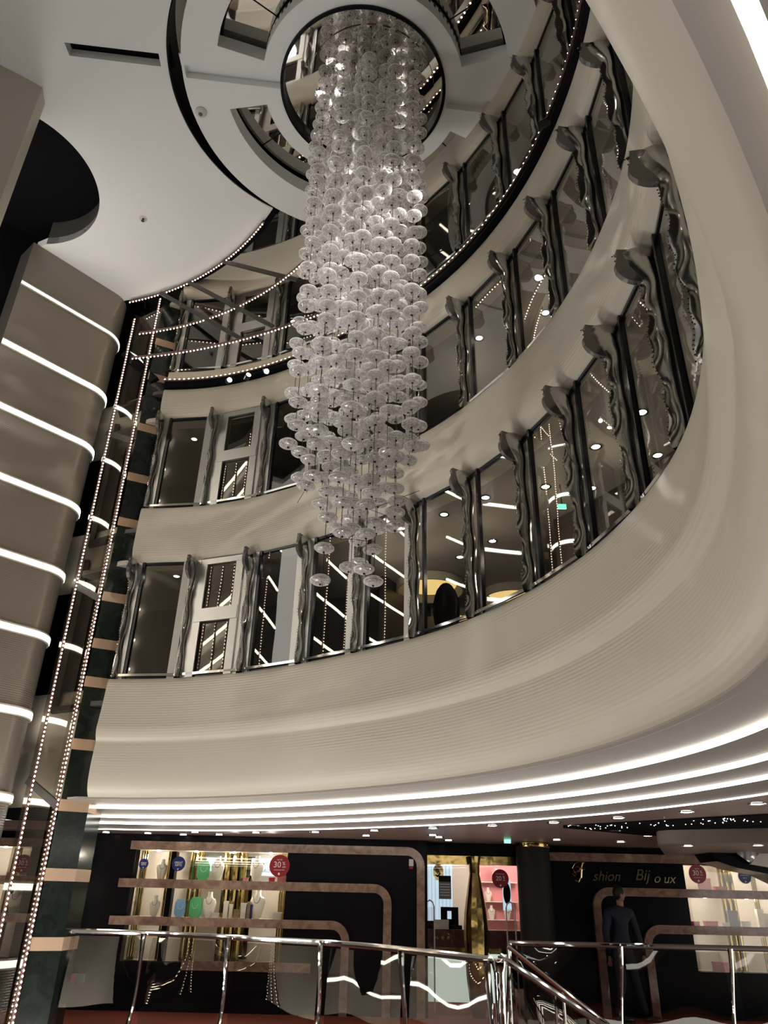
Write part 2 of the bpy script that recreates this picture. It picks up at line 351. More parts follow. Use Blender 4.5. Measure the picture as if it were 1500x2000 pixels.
# ------------------------------------------------------------------ dotted LED strips
def dotted(name, pts, label, r=.013, step=.055, carrier=.045, group='dotted light strips', cat='light strip', m='dot', off=(0, 0, -.03)):
    t = thing(name, label, cat, tuple(pts[0]), group); o = Vector(pts[0])
    L = [Vector(p)-o for p in pts]
    MB().tube(L, carrier*.5, 6).build('strip_carrier', 'dotpink', t)
    mb = MB(); acc = 0; of = Vector(off)
    for a, b in zip(L, L[1:]):
        d = (b-a).length; s = acc
        while s < d:
            c = a+(b-a)*(s/d)+of; mb.add([c+Vector(q)*r for q in ((1, 0, 0), (-1, 0, 0), (0, 1, 0), (0, -1, 0), (0, 0, 1.2), (0, 0, -1.2))],
                [(0, 2, 4), (2, 1, 4), (1, 3, 4), (3, 0, 4), (2, 0, 5), (1, 2, 5), (3, 1, 5), (0, 3, 5)]); s += step
        acc = s-d
    mb.build('led_dots', m, t, smooth=False, kind='stuff'); return t
# black rim and its LED line at the top of band C
mb = MB(); mb.sweep([(-.16, 7.97), (-.16, 7.86), (-.03, 7.84), (-.03, 7.97)], ring(T0, T1), closed=True)
trim(mb, 'black', 'glossy black rim running round the void on top of the upper band', 'rim')
dotted('dotted_light_strip', [P(t, rb(t)-.175, 7.94) for t in [T0+(T1-T0)*i/140 for i in range(141)]], 'dotted warm light strip following the black rim round the void', step=.085, r=.017, off=(0, 0, .02), carrier=.03)
# small black spotlights clipped to the rim, aimed at the chandelier
SPOT0 = None
for i, (tt, zt) in enumerate(((79, 6.5), (72, 5.2), (75.5, 8.2), (10, 7.5), (-15, 6.2), (-40, 5.0), (-62, 7.0), (-85, 5.8))):  # those on the near side are unseen, added to brighten the beads
    p = P(tt, rb(tt)-.25, 7.76); tgt = Vector((-.33, 6.68, zt)); lab = '%s small black spotlight clipped under the rim, aimed at the chandelier' % nth[i]
    if SPOT0 is None:
        t = thing('rim_spotlight', lab, 'spotlight', p, 'spotlights clipped to the black rim')
        MB().lathe([(.02, .09), (.045, .07), (.05, -.05), (.044, -.05), (.03, .03)], n=14).build('housing', 'frame', t); MB().lathe([(.038, -.03), (.036, -.035)], n=12).build('lens', 'down', t)
        SPOT0 = t
    else: t = copy_tree(SPOT0, p, lab)
    t.rotation_euler = (tgt-p).to_track_quat('-Z', 'Y').to_euler()
    d = (tgt-p).normalized(); lamp('rim_spot_beam', 'SPOT', p+d*.07, 420, (1, .94, .88), .03, tgt, 24, .8)
# LED rings 2 and 3 (line of suspended rings)
def arc(c, r, a0, a1, z, n=40): return [Vector((c[0]+r*math.cos(math.radians(a0+(a1-a0)*i/n)), c[1]+r*math.sin(math.radians(a0+(a1-a0)*i/n)), z)) for i in range(n+1)]
K = 9.2/9.5
dotted('dotted_light_strip', arc((-5.69, 5.19), 5.67, 79, 22, 9.2), 'dotted warm light strip, the middle arc hanging below the ceiling edge', step=.07, r=.014)
dotted('dotted_light_strip', [Vector((-6.22+9.98*math.cos(math.radians(a)), .76+9.98*math.sin(math.radians(a)), 8.5)) for a in [80.5-i*1.0 for i in range(29)]], 'dotted warm light strip, the lowest arc hanging between ceiling edge and black rim', step=.07, r=.014)
dotted('dotted_light_strip', arc((-6.49, 5.79), 5.36, 74, 36, 10.14), 'dotted warm light strip along the cut edge of the cream ceiling', step=.07, r=.015)

# ------------------------------------------------------------------ windows
TH = [90.3, 81.4, 72, 62.5, 53.3, 43.9, 34.5, 25, 16, 6.8, -2, -11, -20, -29]
rows = [(2.72, 4.55), (5.5, 7.27), (8.25, 9.98), (11.0, 12.9)]
rown = ['first window row above the shops', 'second window row', 'third window row above the black rim', 'topmost window row']
nth = ['first', 'second', 'third', 'fourth', 'fifth', 'sixth', 'seventh', 'eighth', 'ninth', 'tenth', 'eleventh', 'twelfth', 'thirteenth']
wn = [0]
def fin_mesh(h):
    # mirrored blade in local coords: x = towards the void (radially inward), y = tangential, z up from sill
    mb = MB(); n = 40; out = []
    for i in range(n+1):
        u = i/n; z = h*u
        d = .12+.016*math.sin(u*15+1)+.010*math.sin(u*37)+.04*u
        if u > .80: d = .155+.15*ss((u-.80)/.17)
        if u > .97: d = .32*math.sqrt(max(0, 1-((u-.97)/.03)**2)*.4+.6)
        out.append((d, z))
    vs = []; fs = []
    for d, z in out:
        w = .05+.012*math.sin(z*9); vs += [(0, -w, z), (d*.6, -w*.9, z), (d, 0, z), (d*.6, w*.9, z), (0, w, z)]
    for i in range(n): fs += [(i*5+k, (i+1)*5+k, (i+1)*5+k+1, i*5+k+1) for k in range(4)]
    fs.append((n*5+4, n*5+3, n*5+2, n*5+1, n*5)); mb.add(vs, fs); return mb, out
fin_cache = {}
for ri, (z0, z1) in enumerate(rows):
    h = z1-z0
    for j in range(len(TH)-1):
        ta, tb = TH[j], TH[j+1]
        if ri == 3 and ta < 30: continue
        wn[0] += 1
        win = sempty('window_%d' % wn[0], '%s window bay from the marble pillar in the %s' % (nth[j], rown[ri]), 'window')
        A = P(ta, rb(ta)+.06, z0); B = P(tb, rb(tb)+.06, z0); d = (B-A).normalized(); inn = Vector((-d.y, d.x, 0))
        mid = (A+B)/2
        if inn.dot(Vector((CX, CY, z0))-mid) < 0: inn = -inn
        up = Vector((0, 0, 1))
        mb = MB(); e = .012
        vs = [A+inn*e, B+inn*e, B+inn*e+up*h, A+inn*e+up*h]
        mb.add(vs, [(0, 1, 2, 3)]); mb.build('pane', 'pane', win, smooth=False)
        mb = MB()
        mb.bar(A+up*(h-.02), B+up*(h-.02), .05, .035); mb.bar(A+up*.015, B+up*.015, .06, .03)
        mb.bar(A+d*.16+inn*.02, A+d*.16+inn*.02+up*h, .035, .05, up=inn)
        mb.build('window_frame', 'frame', win, smooth=False)
        mb = MB(); mb.bar(A+inn*.05+up*.05, B+inn*.05+up*.05, .03, .035); mb.build('sill_rail', 'chrome', win, smooth=False)
        if ta > 45:   # polished cover plates either side of each mullion
            mb = MB(); mb.bar(A+d*.09+inn*.03, A+d*.09+inn*.03+up*h, .02, .07, up=d); mb.bar(B-d*.12+inn*.03, B-d*.12+inn*.03+up*h, .02, .11, up=d)
            mb.build('cover_plate', 'satin', win, smooth=False)
        if j == 1:
            mb = MB(); mb.bar(A+d*.15+inn*.05+up*h*.5, B-d*.15+inn*.05+up*h*.5, .05, .2); mb.bar(A+d*.2+inn*.05, A+d*.2+inn*.05+up*h*.95, .03, .12, up=d); mb.bar(B-d*.2+inn*.05, B-d*.2+inn*.05+up*h*.95, .03, .12, up=d)
            mb.bar(A+d*.15+inn*.05+up*h*.97, B-d*.15+inn*.05+up*h*.97, .03, .09)
            mb.build('transom', 'satin', win, smooth=False)
        key = round(h, 3)
        if key not in fin_cache:
            fm, out = fin_mesh(h); f = fm.build('mullion_fin', 'finm', win, angle=60); fin_cache[key] = (f, out)
            mbb = MB()
            for q in range(46):
                zq = h*(q+.5)/46; dd = out[min(len(out)-1, int(q*40/46)+1)][0]
                c = Vector((dd+.006, .012*math.sin(q), zq)); r = .0085
                mbb.add([c+Vector(v)*r for v in ((1, 0, 0), (-1, 0, 0), (0, 1, 0), (0, -1, 0), (0, 0, 1), (0, 0, -1))], [(0, 2, 4), (2, 1, 4), (1, 3, 4), (3, 0, 4), (2, 0, 5), (1, 2, 5), (3, 1, 5), (0, 3, 5)])
            g = mbb.build('crystal_beading', 'chrome', f, smooth=False)
        else:
            s0 = fin_cache[key][0]; f = s0.copy(); COL.objects.link(f); f.parent = win
            g0 = s0.children[0]; g = g0.copy(); COL.objects.link(g); g.parent = f
        f.location = P(ta, rb(ta)+.05, z0); f.rotation_euler = (0, 0, math.radians(ta)+PI)
        # rounded polished plate capping the fin against the soffit
        mb = MB(); pl = [(-.02, h-.34), (.14, h-.34)]+[(.14+.17*math.sin(q*PI/12), h-.19-.15*math.cos(q*PI/12)) for q in range(1, 9)]+[(.28, h-.005), (-.02, h-.005)]
        mb.prismY(pl, -.022, .022); c = mb.build('mullion_cap', 'capm', win, smooth=False)
        c.location = P(ta, rb(ta)+.04, z0); c.rotation_euler = (0, 0, math.radians(ta)+PI)
# interiors behind the glass
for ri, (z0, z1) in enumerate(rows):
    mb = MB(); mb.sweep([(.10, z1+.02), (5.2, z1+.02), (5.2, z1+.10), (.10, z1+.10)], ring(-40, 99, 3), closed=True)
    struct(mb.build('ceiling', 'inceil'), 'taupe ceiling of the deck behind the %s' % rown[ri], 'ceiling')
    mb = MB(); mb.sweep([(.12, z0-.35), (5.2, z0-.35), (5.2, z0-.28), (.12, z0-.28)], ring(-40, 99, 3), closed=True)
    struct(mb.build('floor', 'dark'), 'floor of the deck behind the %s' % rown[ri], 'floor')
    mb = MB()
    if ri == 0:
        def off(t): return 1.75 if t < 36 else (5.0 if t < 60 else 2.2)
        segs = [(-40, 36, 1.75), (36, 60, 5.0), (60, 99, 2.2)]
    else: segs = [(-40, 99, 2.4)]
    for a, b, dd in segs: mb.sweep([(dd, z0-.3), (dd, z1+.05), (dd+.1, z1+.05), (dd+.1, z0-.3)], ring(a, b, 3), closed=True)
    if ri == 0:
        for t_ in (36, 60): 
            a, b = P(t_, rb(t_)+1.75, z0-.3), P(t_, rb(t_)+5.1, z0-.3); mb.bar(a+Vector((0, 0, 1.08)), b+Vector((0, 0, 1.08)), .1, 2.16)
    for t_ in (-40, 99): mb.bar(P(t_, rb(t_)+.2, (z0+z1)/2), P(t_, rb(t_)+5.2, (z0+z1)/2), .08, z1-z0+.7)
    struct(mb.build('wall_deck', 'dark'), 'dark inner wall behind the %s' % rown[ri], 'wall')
for ri, ths in enumerate(((8, 22, 32, 42, 50, 56), (4, 18, 30, 42), (20,))):
    for tt in ths:
        p = P(tt, rb(tt)+1.1, rows[ri][1]-.5); lamp('deck_fill_light', 'POINT', p, 5.5, (1, .9, .76), .04)  # fill points added to brighten the deck ceilings, without fixtures
# downlights in the deck ceilings
dlm = MB().lathe([(.075, 0), (.085, -.012), (.055, -.016), (.05, -.004)], n=16)
def downlight(x, y, z, label, group, s=1.0, power=0):
    global DL
    if DL is None:
        t = thing('downlight', label, 'ceiling light', (x, y, z), group)
        MB().lathe([(.052, .0), (.07, -.002), (.082, -.008), (.08, -.014), (.056, -.012)], n=18, cap=False).build('trim_ring', 'chrome', t)
        MB().lathe([(.056, -.004), (.05, -.010)], n=16).build('lens', 'down', t); DL = t
    else:
        t = copy_tree(DL, (x, y, z), label); t['group'] = group
    t.scale = (s, s, s); return t
DL = None
gi = 'small ceiling downlights on the decks behind the glass'
for ri, pts in enumerate(([(43.6, .55), (37.4, .6), (31.7, 1.0), (23.2, .9), (44, 1.65), (50.1, .5), (49.3, 1.8), (29.4, 1.5), (22, 1.65), (16.9, .95), (86, .6), (76, .8), (66, .5), (58, .9), (5, .8), (-3, 1.3)],
                          [(87, .7), (77, 1.1), (68, .6), (50, .8), (43, 1.0), (38, .7), (30, 1.1), (26, .6), (20, 1.2), (12, .8), (5, 1.1), (0, .7)],
                          [(84, .6), (74, 1.0), (30, .8), (24, 1.0)])):
    for t_, d_ in pts:
        p = P(t_, rb(t_)+d_, rows[ri][1]+.02); downlight(p.x, p.y, p.z-.001, 'small bright downlight in the deck ceiling behind the %s' % rown[ri], gi+', '+rown[ri], .9)
# yellow lit coves of the dining deck
for i, (x, y, r) in enumerate(((.78, 11.3, .42), (2.15, 11.6, .36), (.3, 12.6, .4), (1.2, 12.9, .42))):
    t = thing('ceiling_cove_light', ['round yellow lit ceiling cove nearest the glass above the oval chair back', 'round yellow lit ceiling cove seen through the next bay to the right', 'round yellow lit cove farther back on the left', 'round yellow lit cove farther back in the middle'][i], 'ceiling light', (x, y, 4.56), 'yellow ceiling coves behind the glass')
    MB().lathe([(r, -.02), (r*1.25, -.14), (r*1.32, -.14), (r*1.32, -.0), (r, 0)], n=32, cap=False).build('cove_ring', 'cream', t)
    MB().lathe([(r*1.1, -.03), (r*1.1, -.015)], n=32).build('lit_disc', 'yel', t)
p = P(43.5, rb(43.5)+.55, 2.42)
t = thing('oval_chair', 'black oval chair back standing behind the glass below the yellow cove', 'chair', p)
MB().ell((0, 0, .78), (.17, .06, .38)).build('backrest', 'black', t); MB().ell((0, -.05, .36), (.2, .2, .07)).build('seat', 'black', t)
for sx in (-.13, .13):
    for sy in (-.15, .08): MB().tube([(sx, sy, .35), (sx*1.15, sy*1.1, 0)], .016).build('leg', 'black', t)
t = thing('exit_sign', 'small green exit sign glowing behind the glass of the first window row', 'sign', P(30.5, rb(30.5)+1.1, 4.25))
MB().box((-.05, -.012, -.03), (.05, .012, .03)).build('sign_face', 'exit', t); MB().tube([(0, 0, .03), (0, 0, .31)], .008).build('hanger', 'frame', t)
# exit sign text-less lit face seen as a green glow

# the camera's own deck: slab, low ceiling with downlights and dark rear wall
mb = MB(); mb.sweep([(.1, -1.66), (.1, -1.58), (6.5, -1.58), (6.5, -1.66)], ring(T0, 4, 3), closed=True)
struct(mb.build('floor_near', 'carpet'), 'red carpeted walkway the camera stands on', 'floor')
mb = MB(); mb.sweep([(.45, .90), (.45, .84), (6.5, .84), (6.5, .90)], ring(T0, -21, 3), closed=True)
struct(mb.build('ceiling_near', 'sceil'), 'low ceiling over the walkway behind the camera', 'ceiling')
mb = MB(); mb.sweep([(6.3, -1.6), (6.3, .9), (6.4, .9), (6.4, -1.6)], ring(T0, 4, 3), closed=True)
struct(mb.build('wall_near_rear', 'blackm'), 'black wall behind the camera', 'wall')

# near side of the void: dark fronts and light strips added unseen for reflections
mb = MB(); mb.sweep([(.32, 1.2), (.32, 13), (.42, 13), (.42, 1.2)], ring(-113, -30, 3), closed=True)
struct(mb.build('wall_near_side', 'black'), 'dark glazed front of the decks above the camera', 'wall')
mb = MB(); mb.bar((-12.0, 3.2, -.2), (-5.0, -6.26, -.2), .2, 11.6); mb.bar((-10.0, .5, 9.3), (-6.3, -4.5, 9.3), .2, 7.4); mb.build('wall_lift', 'black', smooth=False); struct(bpy.data.objects['wall_lift'], 'dark unseen lift shaft front added on the near left for reflections', 'wall')
for i, tt in enumerate((-48, -66, -84, -101)):
    p = P(tt, rb(tt)-.15); dotted('dotted_light_strip', [(p.x, p.y, 1.3), (p.x, p.y, 10)], '%s of the unseen dotted vertical strips added on the near side of the void for reflections' % nth[i], step=.08, r=.018)
for i, u in enumerate((.08, .24, .40, .56, .72, .88)):
    x, y = -10+3.7*u+.26, .5-5*u+.19; dotted('dotted_light_strip', [(x, y, -1.5), (x, y, 10)], '%s of the unseen dotted vertical strips added on the near left lift front for reflections' % nth[i], step=.08, r=.018)
for i, (x, y) in enumerate(((-6.2, 5.0), (-7.0, 4.35), (-7.8, 3.7), (-8.6, 3.05), (-9.3, 2.3), (-9.8, 1.5))):
    dotted('dotted_light_strip', [(x, y, -1.5), (x, y, 10)], '%s of the dotted vertical strips added along the near wall for reflections, out of the picture' % nth[i], step=.07, r=.016)
struct(MB().prism([(-5.0, 13.15), (-6.9, 10.8), (-7.1, 11.0), (-5.2, 13.3)], .95, 13).build('wall_behind_lift', 'blackm', smooth=False), 'black backing added behind the lift glass to block the bright world', 'wall')  # backing added to hide the bright world behind the glass
for i, z in enumerate((2.2, 3.4, 4.6, 5.8, 7.0, 8.2)):  # light lines added out of view to streak the window reflections
    tag(MB().bar((-9.8, .6, z), (-6.1, -4.4, z), .06).build('added_light_line', 'led', smooth=False), '%s unseen white light line added up the near left lift front for reflections' % nth[i], 'light strip')

# ------------------------------------------------------------------ left mirror bay, pillar, LED wall
def pillar_box(name, poly, z0, z1, m): return MB().prism(poly, z0, z1).build(name, m)
pp = [(-4.32, 10.86), (-3.98, 11.02), (-3.93, 11.42), (-4.2, 11.6)]
pil = thing('marble_pillar', 'tall dark green marble pillar with beige stone bands at the left', 'pillar', (-4.1, 11.2, -1.58)); pil['kind'] = 'structure'
pl = [(x+4.1, y-11.2) for x, y in pp]
MB().prism(pl, 0, ZC+1.58).build('shaft', 'green', pil, smooth=False)
pl2 = [(x*1.03, y*1.03) for x, y in pl]
for zc in (-.62, .17, 1.02, 1.83, 2.72, 3.3, 4.05, 5.35, 6.2, 7.2, 8.3, 9.1):
    MB().prism(pl2, zc+1.58-.075, zc+1.58+.075).build('stone_band', 'beigest', pil, smooth=False)
# smoked glass in place of the mirrored lift shaft between pillar and light wall
bay = thing('lift_glass', 'smoked glass standing for the mirrored lift shaft front between the light wall and the marble pillar', 'glass panel', (-4.36, 10.9, -1.58)); bay['kind'] = 'structure'
g0, g1 = Vector((-.02, .02, 0)), Vector((-.62, .30, 0))
for k, (za, zb) in enumerate(((0, 2.6), (2.6, 5.6), (5.6, 8.5), (8.5, 11.7))):
    u = Vector((0, 0, 1)); MB().add([g0+u*za, g1+u*za, g1+u*zb, g0+u*zb], [(0, 1, 2, 3)]).build('pane', 'pane', bay, smooth=False)
    if k: MB().bar(g0+u*(za+.0), g1+u*(za+.35), .05, .1).build('cross_bar', 'grey', bay, smooth=False)
dotted('dotted_light_strip', [Vector((-4.335, 10.83, -1.5)), Vector((-4.40, 10.83, ZC-.1))], 'dotted warm vertical light strip on the left edge of the marble pillar', step=.06, r=.014, off=(.02, -.03, 0))
dotted('dotted_light_strip', [Vector((-4.74, 10.87, -1.5)), Vector((-4.82, 10.87, ZC-.6))], 'dotted warm vertical light strip next to the cream light wall', step=.06, r=.014, off=(.02, -.03, 0))
MB().bar((-4.9, 11.0, 8.9), (-4.2, 10.9, 8.2), .12, .16).build('trim_90', 'black'); struct(bpy.data.objects['trim_90'], 'short black diagonal beam between the two vertical dotted strips', 'beam')
# light wall
wc = Vector((-4.98, 11.12)); wd = Vector((-1.18, -1.35)).normalized(); wnrm = Vector((.752, -.658))  # outward normal towards the camera side
wnrm = Vector((-wd.y, wd.x)); 
if wnrm.dot(-wc) < 0: wnrm = -wnrm
path = []; R_ = .42
cc = wc-wnrm*R_+wd*R_
for i in range(13):
    a = PI/2*(1-i/12); n_ = wnrm*math.cos(a)-wd*math.sin(a); path.append((tuple(cc+n_*R_), tuple(n_)))
end = wc+wd*2.05
path.append((tuple(end), tuple(wnrm)))
back = tuple(path[0][0]+(0,))[:2]
poly = [p for p, _ in path]+[tuple(end-wnrm*.35), tuple(Vector(path[0][0])+wd*.0-wnrm*1.1), ]
mb = MB(); n = len(path)
# front skin as a grid so that grooves read
mb.sweep([(0, -1.58), (0, ZC)], path); struct(mb.build('wall_left', 'wallled', angle=60), 'taupe grooved wall with rounded corner carrying the white light lines', 'wall')
MB().add([(*end, -1.58), (*(end-wnrm*.5), -1.58), (*(end-wnrm*.5), ZC), (*end, ZC)], [(0, 1, 2, 3)]).build('trim_91', 'grey', smooth=False)
struct(bpy.data.objects['trim_91'], 'narrow dark grey end face of the light wall', 'wall end')
LZ = [9.24, 7.95, 6.81, 5.65, 4.47, 3.41, 2.26, 1.11, .02, -.9]
for i, z in enumerate(LZ):
    t = thing('wall_light_line', '%s of the white light lines on the grooved left wall, counted from the ceiling' % (nth[i]), 'light strip', (*wc, z), 'light lines on the left wall')
    lp = [((p[0]-wc.x, p[1]-wc.y), nn) for p, nn in path]
    h = .020 if i == 0 else .042
    MB().sweep([(.004, -h-.02), (.03, -h-.02), (.03, h+.03), (.004, h+.03)], lp, closed=True).build('profile', 'cream', t)
    MB().sweep([(.028, -h), (.036, -h), (.036, h), (.028, h)], lp, closed=True).build('light_line', 'led', t, smooth=False)
# hidden lights added on the black wall for the window glass to reflect
for i, z in enumerate((2.26, 3.41, 4.47, 5.65, 6.81, 7.95, 9.24)):
    tag(MB().bar((-7.7, 9.02, z), (-11.5, 6.2, z), .05).build('wall_light_line', 'led', smooth=False), '%s hidden white light line added for reflections on the black wall behind the near left wall' % nth[i], 'light strip')
for i, (x, y) in enumerate(((-8.2, 8.6), (-9.3, 7.8), (-10.4, 7.0))):
    dotted('dotted_light_strip', [(x, y, -1.5), (x, y, 10)], '%s of the hidden dotted vertical strips added for reflections on the black wall behind the near left wall' % nth[i], step=.08, r=.016, off=(.02, -.03, 0))
struct(MB().box((-12.2, 2.5, -5), (-12.0, 17, 1.6)).build('wall_lower_left', 'black', smooth=False), 'dark unseen wall added low at the far left of the void to darken reflections', 'wall')  # added out of view so the rail glass reflects something dark
# near left wall
nw = [(-5.04, 6.70), (-5.10, 6.95), (-5.36, 7.19), (-5.9, 7.3), (-9, 6.2), (-9, 3.0), (-6.4, 5.2), (-5.52, 6.38), (-5.25, 6.55)]
struct(MB().prism(nw, -1.58, ZC+.3).build('wall_near', 'cream', angle=60), 'cream wall at the far left edge of the picture', 'wall')
for i, z in enumerate((3.9, 4.5, 5.15, 5.8, 7.7, 8.5, 9.3)):  # hidden light lines and strips added to show in the window glass
    tag(MB().bar((-5.98, 7.38, z), (-8.95, 6.33, z), .05).build('wall_light_line', 'led', smooth=False), '%s hidden white light line added for reflections on the rear face of the near left wall' % nth[i], 'light strip')
for i, u in enumerate((.08, .36, .66)):
    x, y = -5.98-2.97*u, 7.42-1.05*u; dotted('dotted_light_strip', [(x, y, -1.5), (x, y, 10)], '%s of the hidden dotted vertical strips added for reflections on the rear face of the near left wall' % nth[i], step=.08, r=.016, off=(0, .03, 0))
struct(MB().prism([(-6.3, 10.2), (-7.6, 13.5), (-14, 9), (-12, 6)], -1.58, ZC+2).build('wall_void', 'blackm', smooth=False), 'black unlit wall behind the round ceiling opening', 'wall')

# ------------------------------------------------------------------ outer ceiling with round opening and slots
def circ_pts(c, r, n=96): return [(c[0]+r*math.cos(2*PI*i/n), c[1]+r*math.sin(2*PI*i/n)) for i in range(n)]
def plate(name, outer, holes, z0, z1, mats, bevel=0):
    bm = bmesh.new(); loops = []
    es = []
    for lp in [outer]+holes:
        vs = [bm.verts.new((x, y, z0)) for x, y in lp]; loops.append(vs)
        for i in range(len(vs)): es.append(bm.edges.new((vs[i], vs[(i+1) % len(vs)])))
    bmesh.ops.triangle_fill(bm, edges=es, use_beauty=True)
    fs = list(bm.faces)
    r = bmesh.ops.extrude_face_region(bm, geom=fs)
    for v in [g for g in r['geom'] if isinstance(g, bmesh.types.BMVert)]: v.co.z = z1
    bmesh.ops.recalc_face_normals(bm, faces=bm.faces)
    me = bpy.data.meshes.new(name); bm.to_mesh(me); bm.free()
    for q in mats: me.materials.append(M[q])
    o = bpy.data.objects.new(name, me); COL.objects.link(o); return o
GC, GR = (-.71, 6.62), 2.46
LC, LR = (-6.49, 5.79), 5.38
outer = []
def inter():
    # intersections of circle LC,LR with circle GC,GR
    d = math.dist(LC, GC); a = (LR**2-GR**2+d*d)/(2*d); h = math.sqrt(LR**2-a*a)
    ux, uy = (GC[0]-LC[0])/d, (GC[1]-LC[1])/d; m_ = (LC[0]+a*ux, LC[1]+a*uy)
    return (m_[0]-uy*h, m_[1]+ux*h), (m_[0]+uy*h, m_[1]-ux*h)
I1, I2 = inter()
a1 = math.atan2(I1[1]-LC[1], I1[0]-LC[0]); a2 = math.atan2(I2[1]-LC[1], I2[0]-LC[0])
b1 = math.atan2(I1[1]-GC[1], I1[0]-GC[0]); b2 = math.atan2(I2[1]-GC[1], I2[0]-GC[0]) % (2*PI)
nA = 60
for i in range(nA+1):
    a = math.radians(100)+(a1-math.radians(100))*i/nA; outer.append((LC[0]+LR*math.cos(a), LC[1]+LR*math.sin(a)))
for i in range(1, nA):
    b = b1+(b2-b1)*i/nA; outer.append((GC[0]+GR*math.cos(b), GC[1]+GR*math.sin(b)))
for i in range(nA+1):
    a = a2+(math.radians(-60)-a2)*i/nA; outer.append((LC[0]+LR*math.cos(a), LC[1]+LR*math.sin(a)))
outer += [(-9.5, 0.2), (-11, 6), (-9.5, 11.5)]
slot = [(-4.49, 6.06), (-4.48, 6.24), (-3.25, 6.36), (-3.24, 6.18)]
HC, HR = (-6.18, 8.24), 1.38
harc = [(HC[0]+HR*math.cos(math.radians(a)), HC[1]+HR*math.sin(math.radians(a))) for a in range(-95, 91, 3)]
oc = plate('ceiling', outer, [harc+[(-6.35, 9.72), (-7.0, 10.6), (-9.0, 11.0), (-9.3, 7.2)], slot], ZC, ZC+.16, ['ceil'])
struct(oc, 'broad flat cream ceiling with a round black opening', 'ceiling')
struct(MB().prism([(-4.6, 5.98), (-4.6, 6.36), (-3.1, 6.48), (-3.1, 6.1)], ZC+.17, ZC+.20).build('trim_92', 'black', smooth=False), 'black backing of the slot in the cream ceiling', 'slot')
mb = MB(); mb.sweep([(0, ZC+.01), (0, ZC+.55), (.03, ZC+.55), (.03, ZC+.01)], [((x, y), ((x-HC[0])/HR, (y-HC[1])/HR)) for x, y in harc], closed=True)
trim(mb, 'grey', 'dark grey upstand lining the round ceiling opening', 'upstand')
mb = MB().box((-9.8, 6.6, ZC+.56), (-4.7, 11.6, ZC+.6)); trim(mb, 'blackm', 'black cover above the round ceiling opening', 'cover')
# dark edge under the curved ceiling cut
mb = MB(); mb.sweep([(.0, ZC-.0), (.0, ZC+.24), (.10, ZC+.24), (.10, ZC-.0)], [((LC[0]+LR*math.cos(a), LC[1]+LR*math.sin(a)), (math.cos(a), math.sin(a))) for a in [math.radians(82)+(a1-math.radians(82))*i/60 for i in range(61)]], closed=True)
trim(mb, 'black', 'thin black edge along the curved cut of the cream ceiling', 'edge')
# black upstand inside the ring gap
mb = MB(); mb.sweep([(-.02, ZC+.02), (-.02, ZC+.7), (.1, ZC+.7), (.1, ZC+.02)], [((GC[0]+GR*math.cos(a), GC[1]+GR*math.sin(a)), (math.cos(a), math.sin(a))) for a in [b1-.05+(b2-b1+.1)*i/60 for i in range(61)]], closed=True)
trim(mb, 'black', 'black gap lining between the ceiling and the round ceiling rose', 'gap')
# small ceiling fittings
def cdet(x, y, label, r, z=ZC):
    t = thing('smoke_detector', label, 'detector', (x, y, z))
    MB().lathe([(r, 0), (r, -.02), (r*.7, -.045), (r*.35, -.06)], n=20).build('housing', 'plastic', t); MB().lathe([(r*.38, -.058), (r*.3, -.07)], n=14).build('sensor', 'grey2', t)
cdet(-2.83, 7.02, 'white round smoke detector on the ceiling rose left of the chandelier', .085)
t = thing('sprinkler_head', 'small sprinkler head in the middle of the cream ceiling', 'sprinkler', (-4.23, 9.0, ZC))
MB().lathe([(.07, 0), (.065, -.008), (.03, -.01)], n=18).build('escutcheon', 'plastic', t); MB().lathe([(.02, -.01), (.015, -.05), (.03, -.055)], n=12).build('nozzle', 'frame', t)

# ------------------------------------------------------------------ ceiling rose
DC = (-.44, 6.66)
def D(a, r): a = math.radians(a); return (DC[0]+r*math.cos(a), DC[1]+r*math.sin(a))
def annsec(a0, a1, r0, r1, n=40): return [D(a0+(a1-a0)*i/n, r1) for i in range(n+1)]+[D(a1-(a1-a0)*i/n, r0) for i in range(n+1)]
rose = thing('ceiling_rose', 'large round cream ceiling rose with openings around the chandelier', 'ceiling rose', (0, 0, 0)); rose['kind'] = 'structure'
bot = annsec(24, 171, 1.42, 1.98); top = annsec(197, 344, 1.42, 2.06)
sl1 = [(-2.93, 6.33), (-2.93, 6.51), (-1.62, 6.64), (-1.62, 6.46)]; sl2 = [(.76, 6.70), (.76, 6.88), (2.06, 7.0), (2.06, 6.82)]
pl_ = plate('rose_plate', [D(i*3, 2.54) for i in range(120)], [[D(-i*3, 1.16) for i in range(120)], bot, top, sl1, sl2], ZC, ZC+.26, ['ceil']); pl_.parent = rose
MB().prism([(-3.0, 6.25), (-3.0, 6.6), (-1.55, 6.72), (-1.55, 6.38)], ZC+.13, ZC+.15).build('slot_backing', 'ceil', rose, smooth=False)
MB().prism([(.7, 6.62), (.7, 6.96), (2.1, 7.08), (2.1, 6.74)], ZC+.13, ZC+.15).build('slot_backing', 'ceil', rose, smooth=False)
def flatring(r0, r1, z0, z1, n=96): return MB().sweep([(r0, z0), (r1, z0), (r1, z1), (r0, z1)], [(DC, (math.cos(2*PI*i/n), math.sin(2*PI*i/n))) for i in range(n+1)], closed=True)
flatring(1.13, 1.175, ZC-.03, ZC+.1).build('inner_rim', 'black', rose)
flatring(1.36, 1.42, ZC+.20, ZC+.30).build('opening_trim', 'black', rose); flatring(2.02, 2.09, ZC+.262, ZC+.30).build('opening_trim', 'black', rose)
flatring(1.2, 2.5, ZC+.34, ZC+.36).build('mirror_plate', 'mirror', rose)
MB().lathe([(1.19, ZC+.10), (1.19, ZC+.12)], (*DC, 0), 64).build('centre_mirror', 'mirror', rose)
